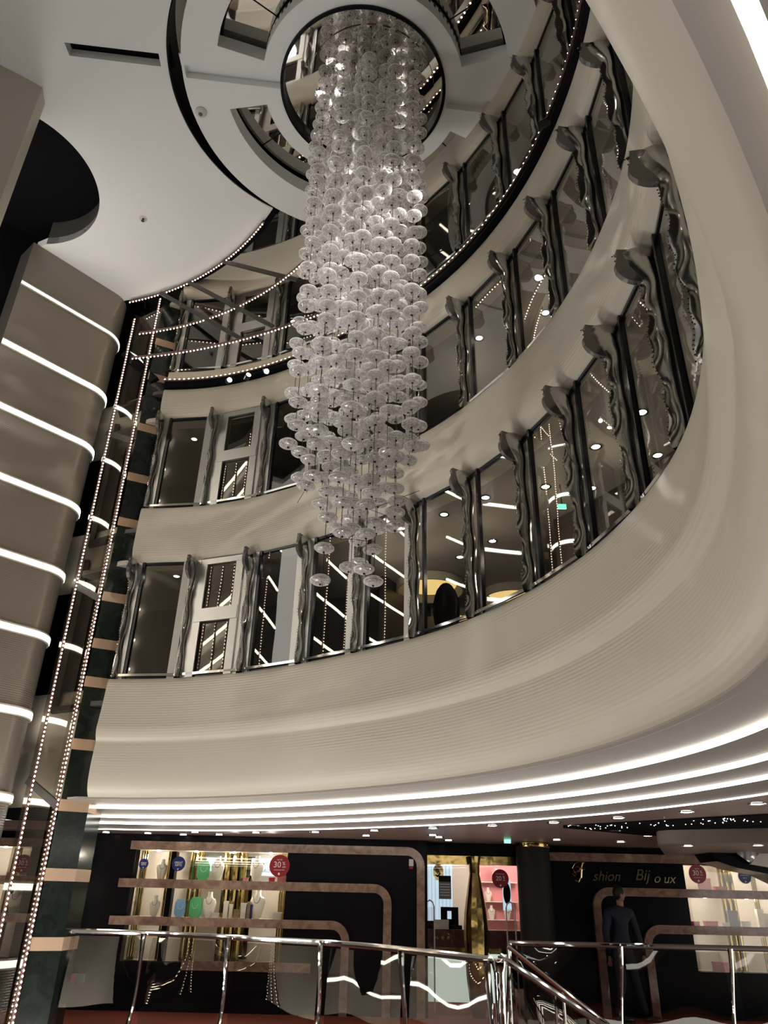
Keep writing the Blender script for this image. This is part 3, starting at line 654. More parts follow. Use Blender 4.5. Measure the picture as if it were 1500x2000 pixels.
for a in (40, 75, 110, 145, 215, 250, 290, 325): MB().bar((*D(a, 1.4), ZC+.335), (*D(a, 2.1), ZC+.335), .012, .008).build('mirror_joint', 'black', rose, smooth=False)
for x, y in ((-.75, 6.35), (.1, 6.6), (-.5, 7.3), (-1.05, 6.75)):
    t = thing('ceiling_spotlight', 'round bright spotlight in the mirror above the chandelier', 'spotlight', (x, y, ZC+.10), 'spotlights in the mirror above the chandelier')
    MB().lathe([(.045, 0), (.085, -.01), (.09, -.035), (.07, -.045), (.05, -.02)], n=18, cap=False).build('trim_ring', 'chrome', t); MB().lathe([(.05, -.015), (.046, -.022)], n=14).build('lens', 'down', t)
# struts joining LED arcs
def V(x, y, z):
    d = F_+RT*((x-750)/1450)-UP*((y-1000)/1450); return d*(z/d.z)
for i, (a, b) in enumerate((((-5.0, 0), None),)): pass
struts = [((-4.35, 10.68, 10.12), (-2.55, 10.05, 8.52)), ((-3.75, 10.38, 10.12), (-1.95, 9.72, 8.52)), ((-3.0, 9.85, 10.12), (-1.55, 9.35, 9.22))]
for i, (a, b) in enumerate(struts):
    tag(MB().bar(a, b, .04, .07).build('strut', 'grey', smooth=False), ['leftmost', 'middle', 'rightmost'][i]+' of the three dark struts joining the hanging light arcs to the ceiling edge', 'strut', 'struts between the light arcs')
# roof over everything
struct(MB().box((-13, -3, 13.0), (8, 17, 13.1)).build('ceiling_roof', 'dark', smooth=False), 'dark upper ceiling glimpsed past the ceiling rose', 'ceiling')

# ------------------------------------------------------------------ chandelier
ch = thing('chandelier', 'tall chandelier of strung clear glass discs hanging from the round mirror', 'chandelier', (-.33, 6.68, ZC+.1))
prof = []
RB, HB = .098, .042
bead = MB()
pf = [(.002, -HB)]
for i in range(1, 12):
    a = -PI/2+PI*i/12; r = RB*math.cos(a)**.8; z = HB*math.sin(a)*1.0
    pf.append((r*(1+(.03 if i % 2 else -.03)), z+(.002 if i % 2 else -.002)))
pf.append((.002, HB))
bead.lathe(pf, n=22, cap=False)
bead.lathe([(.002, -.012), (.05, -.006), (.056, 0), (.05, .006), (.002, .012)], n=16, cap=False)
def torus(mb, r, rt, z, n=22, k=5):
    vs = []; fs = []
    for i in range(n):
        a = 2*PI*i/n
        for j in range(k): b = 2*PI*j/k; q = r+rt*math.cos(b); vs.append((q*math.cos(a), q*math.sin(a), z+rt*math.sin(b)))
    for i in range(n):
        for j in range(k): fs.append((i*k+j, ((i+1) % n)*k+j, ((i+1) % n)*k+(j+1) % k, i*k+(j+1) % k))
    mb.add(vs, fs)
bead.mi = 2; torus(bead, RB-.001, .0035, 0); torus(bead, .058, .0026, HB*.82); torus(bead, .058, .0026, -HB*.82)
bead.mi = 1; bead.lathe([(.009, -HB-.012), (.012, -HB), (.004, -HB+.006)], n=8); bead.lathe([(.004, HB-.006), (.012, HB), (.009, HB+.012)], n=8)
b0 = bead.build('glass_bead', ['crystal', 'frame', 'rimglass'], ch, angle=80)
strands = []
for k in range(12):
    a = 2*PI*k/12; strands.append((.69*math.cos(a), .66*math.sin(a), .305, 4.05+.25*math.sin(a*2+1)))
for k in range(9):
    a = 2*PI*k/9+.3; strands.append((.47*math.cos(a), .45*math.sin(a), .27, 3.55-.2*math.cos(a)))
for k in range(6):
    a = 2*PI*k/6+.2; strands.append((.25*math.cos(a), .25*math.sin(a), .25, [2.72, 3.0, 3.35, 2.68, 3.1, 2.75][k]))
strands.append((0.02, 0, .26, 2.85))
pos = []; topz = ZC+.1
for (x, y, st, zb) in strands:
    z = zb; a = []; st = st*rnd.uniform(.93, 1.07)
    while z < topz-.12:
        a.append(z); s = st*(.72+.62*rnd.random())
        if z < 3.9: s *= 1.25
        z += s
    MB().tube([(x, y, 0), (x, y, zb-.07-topz)], .0035, 5).build('suspension_cable', 'frame', ch)
    for z in a: pos.append((x+rnd.uniform(-.02, .02), y+rnd.uniform(-.02, .02), z-topz))
wpos = lambda p: Vector((p[0]-.33, p[1]+6.68, p[2]+topz))
pos.sort(key=lambda p: wpos(p).length)
rest = MB(); nv = list(bead.v); 
for i, p in enumerate(pos):
    if i == 0: b0.location = p
    elif i < 100:
        c = b0.copy(); COL.objects.link(c); c.location = p
        c.rotation_euler = (rnd.uniform(-.08, .08), rnd.uniform(-.08, .08), rnd.random()*6)
    else:
        k = len(rest.v); R = Matrix.Rotation(rnd.uniform(-.1, .1), 3, 'X') @ Matrix.Rotation(rnd.uniform(-.1, .1), 3, 'Y'); pv = Vector(p)
        rest.v += [tuple(R @ Vector(v)+pv) for v in bead.v]; rest.f += [tuple(q+k for q in f) for f in bead.f]; rest.m += bead.m
rest.build('glass_bead', ['crystal', 'frame', 'rimglass'], ch, angle=80, kind='stuff')
for z, pairs in ((3.72, ((0, 13), (13, 22), (5, 17), (17, 24), (2, 23))), (3.15, ((21, 24), (24, 25), (22, 26))), (4.6, ((4, 16), (8, 19), (11, 20))), (6.4, ((1, 12), (6, 18), (9, 19))), (8.3, ((3, 15), (5, 17), (10, 20)))):
    for a, b in pairs:
        A, B = strands[a], strands[b]; MB().tube([(A[0], A[1], z-topz), (B[0], B[1], z-topz)], .003, 5).build('spreader_rod', 'frame', ch)
MB().lathe([(.9, 0), (.9, -.02)], n=48).build('ceiling_plate', 'mirror', ch)

# ------------------------------------------------------------------ shop storey
FZ, SZ = -1.58, .83
fl = [P(t, rb(t)+.75) for t in range(30, 96, 3)]
poly = [(x, y) for x, y in [(-9, 15.8), (-9, 10.9), (-4.5, 11.15), (-2.96, 11.15), (-1.5, 10.35), (-.2, 9.55), (1.1, 7.6), (1.75, 7.8), (1.95, 10.2), (1.9, 10.75), (9, 10.6), (9, 17.5), (-9, 17.5)]]
struct(MB().prism(poly[1:], FZ-.3, FZ).build('floor', 'carpet', smooth=False), 'red carpet of the shopping deck', 'floor')
struct(MB().box((-16, -6, -4.6), (12, 18, -4.45)).build('floor_lower', 'dark', smooth=False), 'dark floor of the deck below', 'floor')
# shop ceiling beyond the light cove
mb = MB(); pa = ring(-20, 99, 3); vs = []
inner = []
for q in range(len(pa)):
    t = -20+119*q/(len(pa)-1); inner.append(P(t, rb(t)+ledoff(1.44)(t)))
ob = [(9.5, inner[0].y-1.5)]+[(9.5, 17.6), (-9.5, 17.6), (-9.5, inner[-1].y)]
struct(plate('ceiling', [(p.x, p.y) for p in inner]+[(-9.5, inner[-1].y), (-9.5, 17.6), (9.5, 17.6), (9.5, inner[0].y)], [], SZ, SZ+.12, ['sceil']), 'low reddish beige ceiling over the shops', 'ceiling')
YL, YR = 13.2, 13.7
# walls as closed box pieces around the openings
def wbox(mb, x0, x1, z0, z1, y, t=.25): mb.box((x0, y, z0), (x1, y+t, z1))
def winbay(mb, xa, xb, y):
    pass
mb = MB(); wbox(mb, -9, -6.6, FZ, SZ, YL); wbox(mb, -5.55, -3.87, FZ, SZ, YL); wbox(mb, -1.42, .83, FZ, SZ, YL)
wbox(mb, -6.6, -5.55, .60, SZ, YL); wbox(mb, -3.87, -1.42, .60, SZ, YL); wbox(mb, -6.6, -5.55, FZ, -.95, YL); wbox(mb, -3.87, -1.42, FZ, -.95, YL)
struct(mb.build('wall_shop', 'black', smooth=False), 'black glossy shop wall on the left carrying the rose marble bands', 'wall')
mb = MB(); wbox(mb, 2.5, 5.14, FZ, SZ, YR); wbox(mb, 5.14, 9.4, .58, SZ, YR); wbox(mb, 5.14, 9.4, FZ, -.95, YR); wbox(mb, 8.6, 9.4, FZ, SZ, YR)
mb.box((.83, YR-.1, .62), (2.5, YR+.15, SZ)); mb.box((.6, YL+.2, FZ), (.84, YR+.2, SZ))
struct(mb.build('wall_shop_right', 'black', smooth=False), 'black shop wall on the right with the gold lettering', 'wall')
# rose marble bands: path with rounded corner swept as a rectangular strip
def band(y, pts, label, w=.125, dep=.07, rad=.22):
    # pts: list of (x,z) centre line; corners rounded
    out = []
    for i, p in enumerate(pts):
        if 0 < i < len(pts)-1:
            a, b, c = Vector(pts[i-1]), Vector(p), Vector(pts[i+1]); d1 = (a-b).normalized(); d2 = (c-b).normalized()
            ctr = b+d1*rad+d2*rad
            for k in range(11):
                t = k/10*PI/2; out.append(ctr-d2*rad*math.cos(t)*1.0-d1*rad*math.sin(t)*1.0)
        else: out.append(Vector(p))
    mb = MB(); vs = []; n = len(out)
    for i, p in enumerate(out):
        d = (out[min(i+1, n-1)]-out[max(i-1, 0)]).normalized(); nn = Vector((-d.y, d.x))*w/2
        vs += [(p.x-nn.x, y, p.y-nn.y), (p.x+nn.x, y, p.y+nn.y), (p.x+nn.x, y-dep, p.y+nn.y), (p.x-nn.x, y-dep, p.y-nn.y)]
    fs = [(i*4+k, (i+1)*4+k, (i+1)*4+(k+1) % 4, i*4+(k+1) % 4) for i in range(n-1) for k in range(4)]+[(0, 1, 2, 3), (n*4-1, n*4-2, n*4-3, n*4-4)]
    mb.add(vs, fs); _trim[0] += 1
    return struct(mb.build('trim_%d' % _trim[0], 'rose'), label, 'marble band')
band(YL, [(-3.95, .66), (.72, .66), (.72, FZ)], 'outermost rose marble band framing the left shop wall')
band(YL, [(-4.05, .115), (.20, .115), (.20, FZ)], 'middle rose marble band turning down beside the left display window')
band(YL, [(-4.1, -.405), (-.44, -.405), (-.44, FZ)], 'lowest rose marble band below the left display window', w=.12)
band(YL, [(-.95, -.98), (-2.9, -.98)], 'short rose marble band near the floor of the left shop wall')
for z, lab in ((.66, 'top'), (.115, 'middle'), (-.405, 'bottom')):  # bands modelled to stand for what the mirror reflects
    band(YL, [(-6.9, z), (-5.3, z)], '%s rose marble band built as a mirror reflection left of the marble pillar' % lab)
band(YR, [(2.55, .66), (9.3, .66)], 'top rose marble band over the gold lettering', w=.13)
band(YR, [(3.62, FZ), (3.62, .155), (9.3, .155)], 'rose marble band turning round behind the walking person')
band(YR, [(4.38, FZ), (4.38, -.37), (9.3, -.37)], 'lowest rose marble band of the right shop wall')

# display cases
def busts(kind, label, loc, m, s=1.0, rz=0, group=None):
    t = thing('necklace_bust' if kind < 2 else 'display_stand', label, 'display bust' if kind < 2 else 'display stand', loc, group, rz)
    if kind == 0:   # bust with neck and shoulders
        mb = MB(); vs = []; n = 14
        prof = [(.035, .03, 0), (.06, .035, .02), (.085, .04, .12), (.10, .045, .19), (.085, .045, .235), (.045, .035, .255), (.033, .03, .29), (.036, .032, .33)]
        for (a, b, z) in prof: vs += [(a*s*math.cos(2*PI*k/n), b*s*math.sin(2*PI*k/n)-.0, z*s) for k in range(n)]
        fs = [(i*n+k, i*n+(k+1) % n, (i+1)*n+(k+1) % n, (i+1)*n+k) for i in range(len(prof)-1) for k in range(n)]+[tuple(range(n))[::-1], tuple((len(prof)-1)*n+k for k in range(n))]
        mb.add(vs, fs); mb.build('bust', m, t)
        MB().tube([(.045*s*math.cos(a), -.046*s-.012*abs(math.sin(a/1)), (.25-.075*math.sin(a))*s) for a in [PI*i/10 for i in range(11)]], .004*s, 5).build('necklace', 'grey2', t)
    elif kind == 1:  # octagonal plaque bust
        MB().prismY([(-.05*s, 0), (.05*s, 0), (.085*s, .06*s), (.085*s, .19*s), (.05*s, .25*s), (-.05*s, .25*s), (-.085*s, .19*s), (-.085*s, .06*s)], -.03*s, .03*s).build('bust', m, t)
        MB().tube([(.045*s*math.cos(a), -.036*s, (.17-.06*math.sin(a))*s) for a in [PI*i/8 for i in range(9)]], .003*s, 5).build('necklace', 'white', t)
    return t
def blockset(label, loc, m, sx, sy, sz, cat='box', group=None, lid=None):
    t = thing('gift_box', label, cat, loc, group)
    MB().box((-sx/2, -sy/2, 0), (sx/2, sy/2, sz*.8)).build('box_base', m, t, smooth=False); MB().box((-sx/2-.004, -sy/2-.004, sz*.8), (sx/2+.004, sy/2+.004, sz)).build('box_lid', lid or m, t, smooth=False)
    return t
def case(x0, x1, y, name, label, backm='niche', dep=.55):
    t = thing(name, label, 'display case', (x0, y+.02, -.95)); W = x1-x0; H = 1.55; d0 = .24
    mb = MB(); mb.box((0, dep, 0), (W, dep+.03, H)); mb.build('back_panel', backm, t, smooth=False)
    mb = MB(); mb.box((-.03, .0, 0), (0, dep, H)); mb.box((W, .0, 0), (W+.03, dep, H)); mb.build('side_panel', backm, t, smooth=False)
    MB().box((0, 0, -.03), (W, dep, 0)).build('base', backm, t, smooth=False); MB().box((0, 0, H), (W, dep, H+.03)).build('top', 'niche', t, smooth=False)
    for z in (.60, 1.12): MB().box((0, .02, z-.012), (W, dep, z)).build('shelf', 'white', t, smooth=False)
    MB().box((0, .0, 0), (W, .006, H)).build('glass_front', 'shopglass', t, smooth=False)
    n = max(1, int(W/.6))
    for k in range(n):
        c = (k+.5)*W/n
        MB().lathe([(.03, H-.006), (.028, H-.012)], (c, .2, 0), 12).build('spot', 'down', t)
        lamp('case_spot', 'POINT', (x0+c, y+.18, -.95+H-.08), 3.6, (1, .93, .82), .03)
        lamp('case_spot', 'POINT', (x0+c, y+.16, -.95+1.12-.07), 2.6, (1, .93, .82), .03)
        lamp('case_spot', 'POINT', (x0+c, y+.16, -.95+.60-.07), 1.4, (1, .93, .82), .03)
    return t
cL = case(-3.87, -1.42, YL, 'display_case', 'long lit jewellery display case in the left shop wall')
cM = case(-6.6, -5.55, YL, 'display_case', 'lit display case built as a mirror reflection left of the marble pillar behind the dotted strips')  # this case and its contents stand for the mirrored shop display
cR = case(5.14, 8.6, YR, 'display_case', 'lit display case at the right end of the shop wall')
lv = {2: -.95+1.12, 1: -.95+.60, 0: -.95}
def brass_post(x, y, w, label):
    cs = cR if y > 13.6 else (cM if x < -5 else cL); bx = cs.location
    mb = MB()
    for k in range(3): mb.tube([(x-bx.x+(k-1)*w/2.6, y-bx.y, 0), (x-bx.x+(k-1)*w/2.6, y-bx.y, 1.55)], w/5.5, 10)
    mb.build('brass_post', 'brass', cs)
for x, w, l in ((-3.80, .1, 'slim brass post at the left end of the left display case'), (-3.36, .10, 'brass post right of the narrow left bay'), (-2.93, .2, 'broad brass post behind the mint busts'), (-2.30, .34, 'widest brass post in the middle of the left display case'), (-1.50, .1, 'slim brass post at the right end of the left display case'), (-5.9, .12, 'brass post built as a mirror reflection left of the marble pillar')): brass_post(x, YL+.32, w, l)
for x, w, l in ((5.95, .22, 'broad brass post in the right display case'), (6.42, .08, 'slim dark brass post near the navy sticker'), (7.1, .12, 'brass post at the right picture edge')): brass_post(x, YR+.32, w, l)
MB().box((.57, .02, .01), (.65, .2, 1.53)).build('divider', 'black', cL, smooth=False)
for a in [(0, 'white necklace bust on the top shelf of the narrow left bay', (-3.45, 0, 2), 'white', .9), (0, 'white bracelet bust on the lower shelf of the narrow left bay', (-3.48, 0, 1), 'white', .9),
          (1, 'mint green bust on the top shelf beside the navy sticker', (-2.78, 0, 2), 'mint', 1.15), (1, 'mint green bust on the lower shelf between blue and white busts', (-2.83, 0, 1), 'mint', 1.15),
          (1, 'light blue bust on the lower shelf', (-3.08, 0, 1), 'blue', 1.0), (0, 'white bust with necklace right of the top mint bust', (-2.55, 0, 2), 'white', 1.1), (0, 'white bust with long necklace right of the lower mint bust', (-2.62, 0, 1), 'white', 1.1),
          (0, 'white bust beside the red percent sticker on the top shelf', (-1.92, 0, 2), 'white', 1.15), (0, 'white bust with dark necklace on the lower shelf below the red sticker', (-1.86, 0, 1), 'white', 1.25),
          (0, 'white bust built as a mirror reflection left of the pillar on the lower shelf', (-5.7, 0, 1), 'white', 1.1), (0, 'white bust built as a mirror reflection left of the pillar on the top shelf', (-5.68, 0, 2), 'white', .9)]:
    busts(a[0], a[1], (a[2][0], YL+.14, lv[a[2][2]]), a[3], a[4], rz=rnd.uniform(-.3, .3))
for lab, x, l, m_, sx, sy, sz in [('cream card stand right of the white necklace bust', -2.35, 1, 'white', .07, .06, .24), ('second cream card stand left of the middle brass post', -2.27, 1, 'white', .05, .05, .2), ('small white box in front of the long necklace bust', -2.5, 1, 'plastic', .1, .08, .07),
        ('yellow box beside the middle brass post', -2.17, 1, 'gold', .09, .06, .13), ('tall white box right of the middle brass post', -2.07, 1, 'white', .08, .06, .22), ('tall yellow box right of the white one', -1.99, 1, 'gold', .05, .05, .24),
        ('blue card behind the white bust', -1.98, 1, 'signblue', .1, .04, .2), ('white display box at the right end of the lower shelf', -1.53, 1, 'white', .14, .1, .1), ('pink box at the right end of the top shelf', -1.5, 2, 'pink', .14, .1, .1), ('red box next to the pink box on the top shelf', -1.66, 2, 'redbox', .09, .08, .07),
        ('pink box built as a mirror reflection on the top shelf left of the pillar', -5.85, 2, 'pink', .13, .08, .06), ('pink square box on the top shelf near the white bust', -2.08, 2, 'pink', .08, .07, .06)]:
    blockset(lab, (x, YL+.12, lv[l]), m_, sx, sy, sz)
for lab, x, l, m_, sx, sy, sz in [('red open box on the top shelf of the right case', 5.75, 2, 'redbox', .2, .12, .1), ('white boxes below the red percent sticker', 5.33, 2, 'plastic', .2, .1, .05), ('salmon card behind the red percent sticker', 5.5, 2, 'pink', .2, .05, .22),
        ('red box on the lower shelf at the left of the right case', 5.24, 1, 'redbox', .12, .1, .1), ('red box with silver watch on the lower shelf', 5.5, 1, 'redbox', .2, .1, .11), ('small white card stand beside the red watch box', 5.74, 1, 'plastic', .12, .06, .09),
        ('dark picture card on the lower shelf', 5.88, 1, 'grey2', .16, .04, .27), ('silver box right of the dark picture card', 6.08, 1, 'plastic', .12, .08, .12), ('white perfume box behind the slim brass post', 6.33, 1, 'white', .1, .08, .3), ('second white perfume box', 6.46, 1, 'white', .1, .08, .24),
        ('small framed picture card', 6.66, 1, 'niche', .12, .05, .22), ('red box on the bottom shelf of the right case', 5.55, 0, 'redbox', .22, .12, .14), ('white box at the far right on the lower shelf', 6.9, 1, 'white', .1, .08, .2), ('white box at the far right on the top shelf', 6.85, 2, 'plastic', .2, .1, .07)]:
    blockset(lab, (x, YR+.12, lv[l]), m_, sx, sy, sz)
for i, (x, z, w_, h_, l) in enumerate(((-2.72, .42, .2, .2, 'pale lit screen above the white bust'), (-1.86, .40, .42, .26, 'white brand board with dark emblem over the white bust'))):
    t = thing('display_board', l, 'board', (x, YL+.5, z)); MB().box((-w_/2, -.01, -h_/2), (w_/2, .01, h_/2)).build('board', 'bluepanel', t, smooth=False)
    if i: text_mesh('lettering', 'SWAROV', .075, (0, -.016, -.06), 'grey2', parent=t)
    if i: MB().prismY([(-.02, .02), (.03, .03), (.0, .06), (.03, .1), (-.01, .07), (-.03, .05)], -.02, -.012).build('emblem', 'grey2', t, smooth=False)
MB().box((1.42, .5, .03), (1.85, .53, 1.5)).build('mirror_panel', 'mirrord', cL, smooth=False)
# round stickers
def sticker(x, z, y, r, m_, lines, label, grp=None):
    t = thing('round_sticker', label, 'sign', (x, y-.004, z), grp)
    k = MB(); k.prismY([(r*math.cos(2*PI*i/40), r*math.sin(2*PI*i/40)) for i in range(40)], -.006, 0); k.build('disc', m_, t, smooth=False)
    for (s, sz, dx, dz) in lines: text_mesh('lettering', s, sz*r, (dx*r, -.009, dz*r), 'text', parent=t, extrude=.002)
    MB().prismY([(r*(.1*math.cos(a)), r*(-.72+.12*math.sin(a))) for a in [2*PI*i/8 for i in range(8)]], -.009, -.006).build('emblem', 'text', t, smooth=False)
def W(x, y, Y):
    d = F_+RT*((x-750)/1450)-UP*((y-1000)/1450); d = d*(Y/d.y); return d.x, d.z
L30 = [('UP TO', .17, 0, .52), ('30', .75, -.22, .08), ('%', .42, .42, .2), ('OFF', .2, .45, -.12), ('ON SELECTED ITEMS', .11, 0, -.38)]
L20 = [('EXTRA DISCOUNT', .12, 0, .48), ('20', .68, -.2, .0), ('%', .4, .42, .12), ('OFF', .17, .45, -.2)]
for (px, py, Y, rp, m_, li, lab) in ((546, 1691, YL, 20.5, 'signred', L30, 'red round sticker reading 30 percent on the left display case'), (349, 1687, YL, 13.5, 'signblue', [('GREAT', .4, 0, .15), ('GIFTS', .4, 0, -.2)], 'navy round sticker over the mint bust'),
        (281, 1687, YL, 9.5, 'signblue', [('GREAT', .4, 0, .15), ('GIFTS', .4, 0, -.2)], 'small navy round sticker at the left end of the display case'), (45, 1687, YL, 17, 'signred', L30, 'red round sticker built as a mirror reflection left of the marble pillar'),
        (977, 1716, 13.55, 17, 'signred', L20, 'red round sticker reading 20 percent on the boutique door glass'), (1362, 1707, YR, 17.5, 'signred', L30, 'red round sticker reading 30 percent on the right display case'), (1454, 1712, YR, 13, 'signblue', [('CLEARANCE', .25, 0, .15), ('SALE', .3, 0, -.2)], 'navy round sticker on the right display case')):
    x, z = W(px, py, Y); sticker(x, z, Y-.0, rp*Y/1633*.98, m_, li, lab)

# boutique entrance
bx0, bx1 = .84, 2.48
t = thing('door_frame', 'brass framed glass front of the boutique entrance', 'shop front', (0, 0, 0)); t['kind'] = 'structure'; t.name = 'door_1'
mb = MB(); mb.box((bx0, 13.5, .50), (bx1, 13.62, .63)); mb.build('lintel', 'brass', t, smooth=False)
mb = MB(); mb.box((bx1-.03, 13.5, FZ), (bx1+.02, 13.6, .6)); mb.build('jamb', 'brass', t, smooth=False)
MB().box((bx0, 13.58, FZ), (bx1, 13.59, .5)).build('glass_panel', 'shopglass', t, smooth=False)
mb = MB(); mb.box((.6, 16.1, FZ), (3.6, 16.2, SZ)); mb.box((.55, 13.8, FZ), (.62, 16.2, SZ)); mb.box((3.5, 13.95, FZ), (3.6, 16.2, SZ)); mb.box((-9.2, 10.9, FZ), (-9, 17.6, SZ)); mb.box((9.4, 10.5, FZ), (9.6, 17.6, SZ)); mb.box((-9, 17.5, FZ), (9.5, 17.6, SZ)); struct(mb.build('wall_boutique', 'niche', smooth=False), 'pale inner walls of the boutique and added outer walls keeping world light out', 'wall')  # corridor end and back walls added to shut out world light
lamp('boutique_light', 'POINT', (1.9, 14.9, .62), 26, (1, .88, .78), .12); lamp('boutique_light', 'POINT', (2.7, 15.3, .62), 14, (1, .80, .72), .12)
t = thing('lit_panel', 'tall pale blue lit panel with gold swan emblem inside the boutique', 'panel', (1.12, 14.95, FZ))
MB().box((-.34, 0, .7), (.27, .05, 2.35)).build('panel_board', 'bluepanel', t, smooth=False)
for k in range(9): MB().box((-.3+k*.065, -.004, .7), (-.296+k*.065, 0, 2.35)).build('panel_groove', 'grey2', t, smooth=False)
x, z = W(856, 1703, 14.93); em = thing('swan_emblem', 'gold octagonal swan emblem on the pale blue panel', 'emblem', (x, 14.93, z))
MB().prismY([(.10*math.cos(PI/8+PI/4*k), .145*math.sin(PI/8+PI/4*k)) for k in range(8)], -.012, 0).build('plate', 'gold', em, smooth=False)
MB().tube([(.055, -.02, .055), (.02, -.02, .085), (-.015, -.02, .06), (.01, -.02, .01), (.03, -.02, -.03), (-.01, -.02, -.07), (-.06, -.02, -.05)], [.006, .009, .009, .012, .018, .018, .006], 8).build('swan_neck', 'black', em)
for k in range(3): MB().tube([(-.0, -.02, -.03+k*.03), (-.035, -.02, .0+k*.03), (-.07, -.02, .04+k*.03)], [.012, .01, .003], 6).build('swan_feather', 'black', em)
x, z = W(869, 1733, 13.57); t = thing('notice_board', 'grey notice sheet on the boutique glass below the swan emblem', 'notice', (x, 13.565, z))
MB().box((-.10, 0, -.17), (.10, .008, .17)).build('sheet', 'grey2', t, smooth=False); MB().box((-.10, -.004, .08), (.10, 0, .17)).build('header', 'black', t, smooth=False)
for k in range(5): MB().box((-.08, -.004, .04-k*.04), (.08, -.001, .05-k*.04)).build('text_line', 'plastic', t, smooth=False)
# counter
t = thing('cash_counter', 'dark wooden cash counter with lit white front inside the boutique', 'counter', (1.75, 14.2, FZ))
MB().box((-.95, 0, 1.02), (1.1, .6, 1.12)).build('worktop', 'wood', t, smooth=False); MB().box((-.9, .05, .3), (1.05, .55, 1.02)).build('cabinet', 'wood', t, smooth=False)
MB().box((-.86, .02, .1), (.45, .05, .78)).build('front_panel', 'whitepanel', t, smooth=False)
mb = MB(); mb.box((-.9, 0, .78), (.55, .05, .86)); mb.box((.45, 0, .0), (.55, .05, .8)); mb.build('gold_frame', 'brass', t, smooth=False)
t = thing('cash_register', 'black cash register screen on the boutique counter', 'cash register', (1.28, 14.4, FZ+1.12))
MB().box((-.15, -.02, .05), (.15, .02, .33)).build('screen', 'black', t, smooth=False); MB().box((-.2, -.1, 0), (.2, .15, .06)).build('base', 'black', t, smooth=False); MB().box((-.04, -.028, .15), (.03, -.021, .27)).build('display', 'bluepanel', t, smooth=False)
blockset('white leaflet holder with red print on the boutique counter', (1.13, 14.28, FZ+1.12), 'plastic', .24, .08, .14, 'leaflet holder'); blockset('black box at the left end of the boutique counter', (.92, 14.28, FZ+1.12), 'black', .16, .1, .12)
for i, x in enumerate((1.05, 1.14, 1.23)):
    tag(MB().ell((x, 14.16, FZ+1.0), (.035, .02, .03), 6).build('bauble', 'brass'), 'small round brass knob on the boutique counter front', 'knob', 'knobs on the boutique counter')
# boutique shelves
t = thing('wall_shelf', 'lit pink wall shelf unit at the back of the boutique', 'shelf', (2.35, 15.9, FZ+.9))
MB().box((-.35, .12, 0), (.45, .15, 1.3)).build('back_panel', 'pink', t, smooth=False)
for z in (.05, .35, .65, .98): MB().box((-.35, -.1, z-.015), (.35, .12, z)).build('shelf', 'white', t, smooth=False)
for i, (x, z) in enumerate(((2.15, .65), (2.32, .98), (2.5, .35), (2.2, .35))): busts(0, ['small white bust on the second shelf inside the boutique', 'small white bust on the top shelf inside the boutique', 'small white bust on the lower right shelf inside the boutique', 'small white bust on the lower left shelf inside the boutique'][i], (x, 15.85, FZ+.9+z), 'white', .7)
x, z = W(990, 1745, 13.9); t = thing('hanging_sign', 'narrow oval pale sign with black clef mark inside the boutique', 'sign', (x, 13.9, z))
MB().prismY([(.06*math.cos(2*PI*i/24), .16*math.sin(2*PI*i/24)) for i in range(24)], -.01, .01).build('oval', 'black', t, smooth=False); MB().box((-.07, .012, -.25), (.07, .02, .2)).build('sheet', 'bluepanel', t, smooth=False)
for i, px in enumerate((840, 999)):
    x, z = W(px, 1800, 13.75); t = thing('security_gate', ['left', 'right'][i]+' clear anti theft gate inside the boutique entrance', 'security gate', (x, 13.8, FZ))
    MB().tube([(-.07, 0, 0), (-.07, 0, 1.45), (-.05, 0, 1.52), (0, 0, 1.55), (.05, 0, 1.52), (.07, 0, 1.45), (.07, 0, 0)], .012, 8).build('gate_frame', 'plastic', t); MB().box((-.06, -.003, .1), (.06, .003, 1.45)).build('gate_panel', 'shopglass', t, smooth=False)
# brass bottle column
x, z = W(927, 1700, 13.35)
t = thing('brass_column', 'tall bulging brass column in front of the boutique glass', 'column', (x, 13.38, FZ))
MB().lathe([(.10, 0), (.12, .1), (.17, .5), (.19, .9), (.20, 1.15), (.18, 1.4), (.12, 1.75), (.085, 1.95), (.09, 2.1), (.11, 2.2)], n=12).build('shaft', 'brass', t, angle=10)
x, z = W(1050, 1740, 12.9)
t = thing('round_column', 'round black column with brass collar right of the boutique', 'column', (x, 13.1, FZ)); t['kind'] = 'structure'
MB().lathe([(.265, 0), (.265, 2.33)], n=32).build('shaft', mat('dark_grey_laminate', (.012, .011, .011), .6, spec=.2), t); MB().lathe([(.275, 2.33), (.28, 2.34), (.28, 2.40), (.27, 2.41)], n=32).build('collar', 'brass', t)
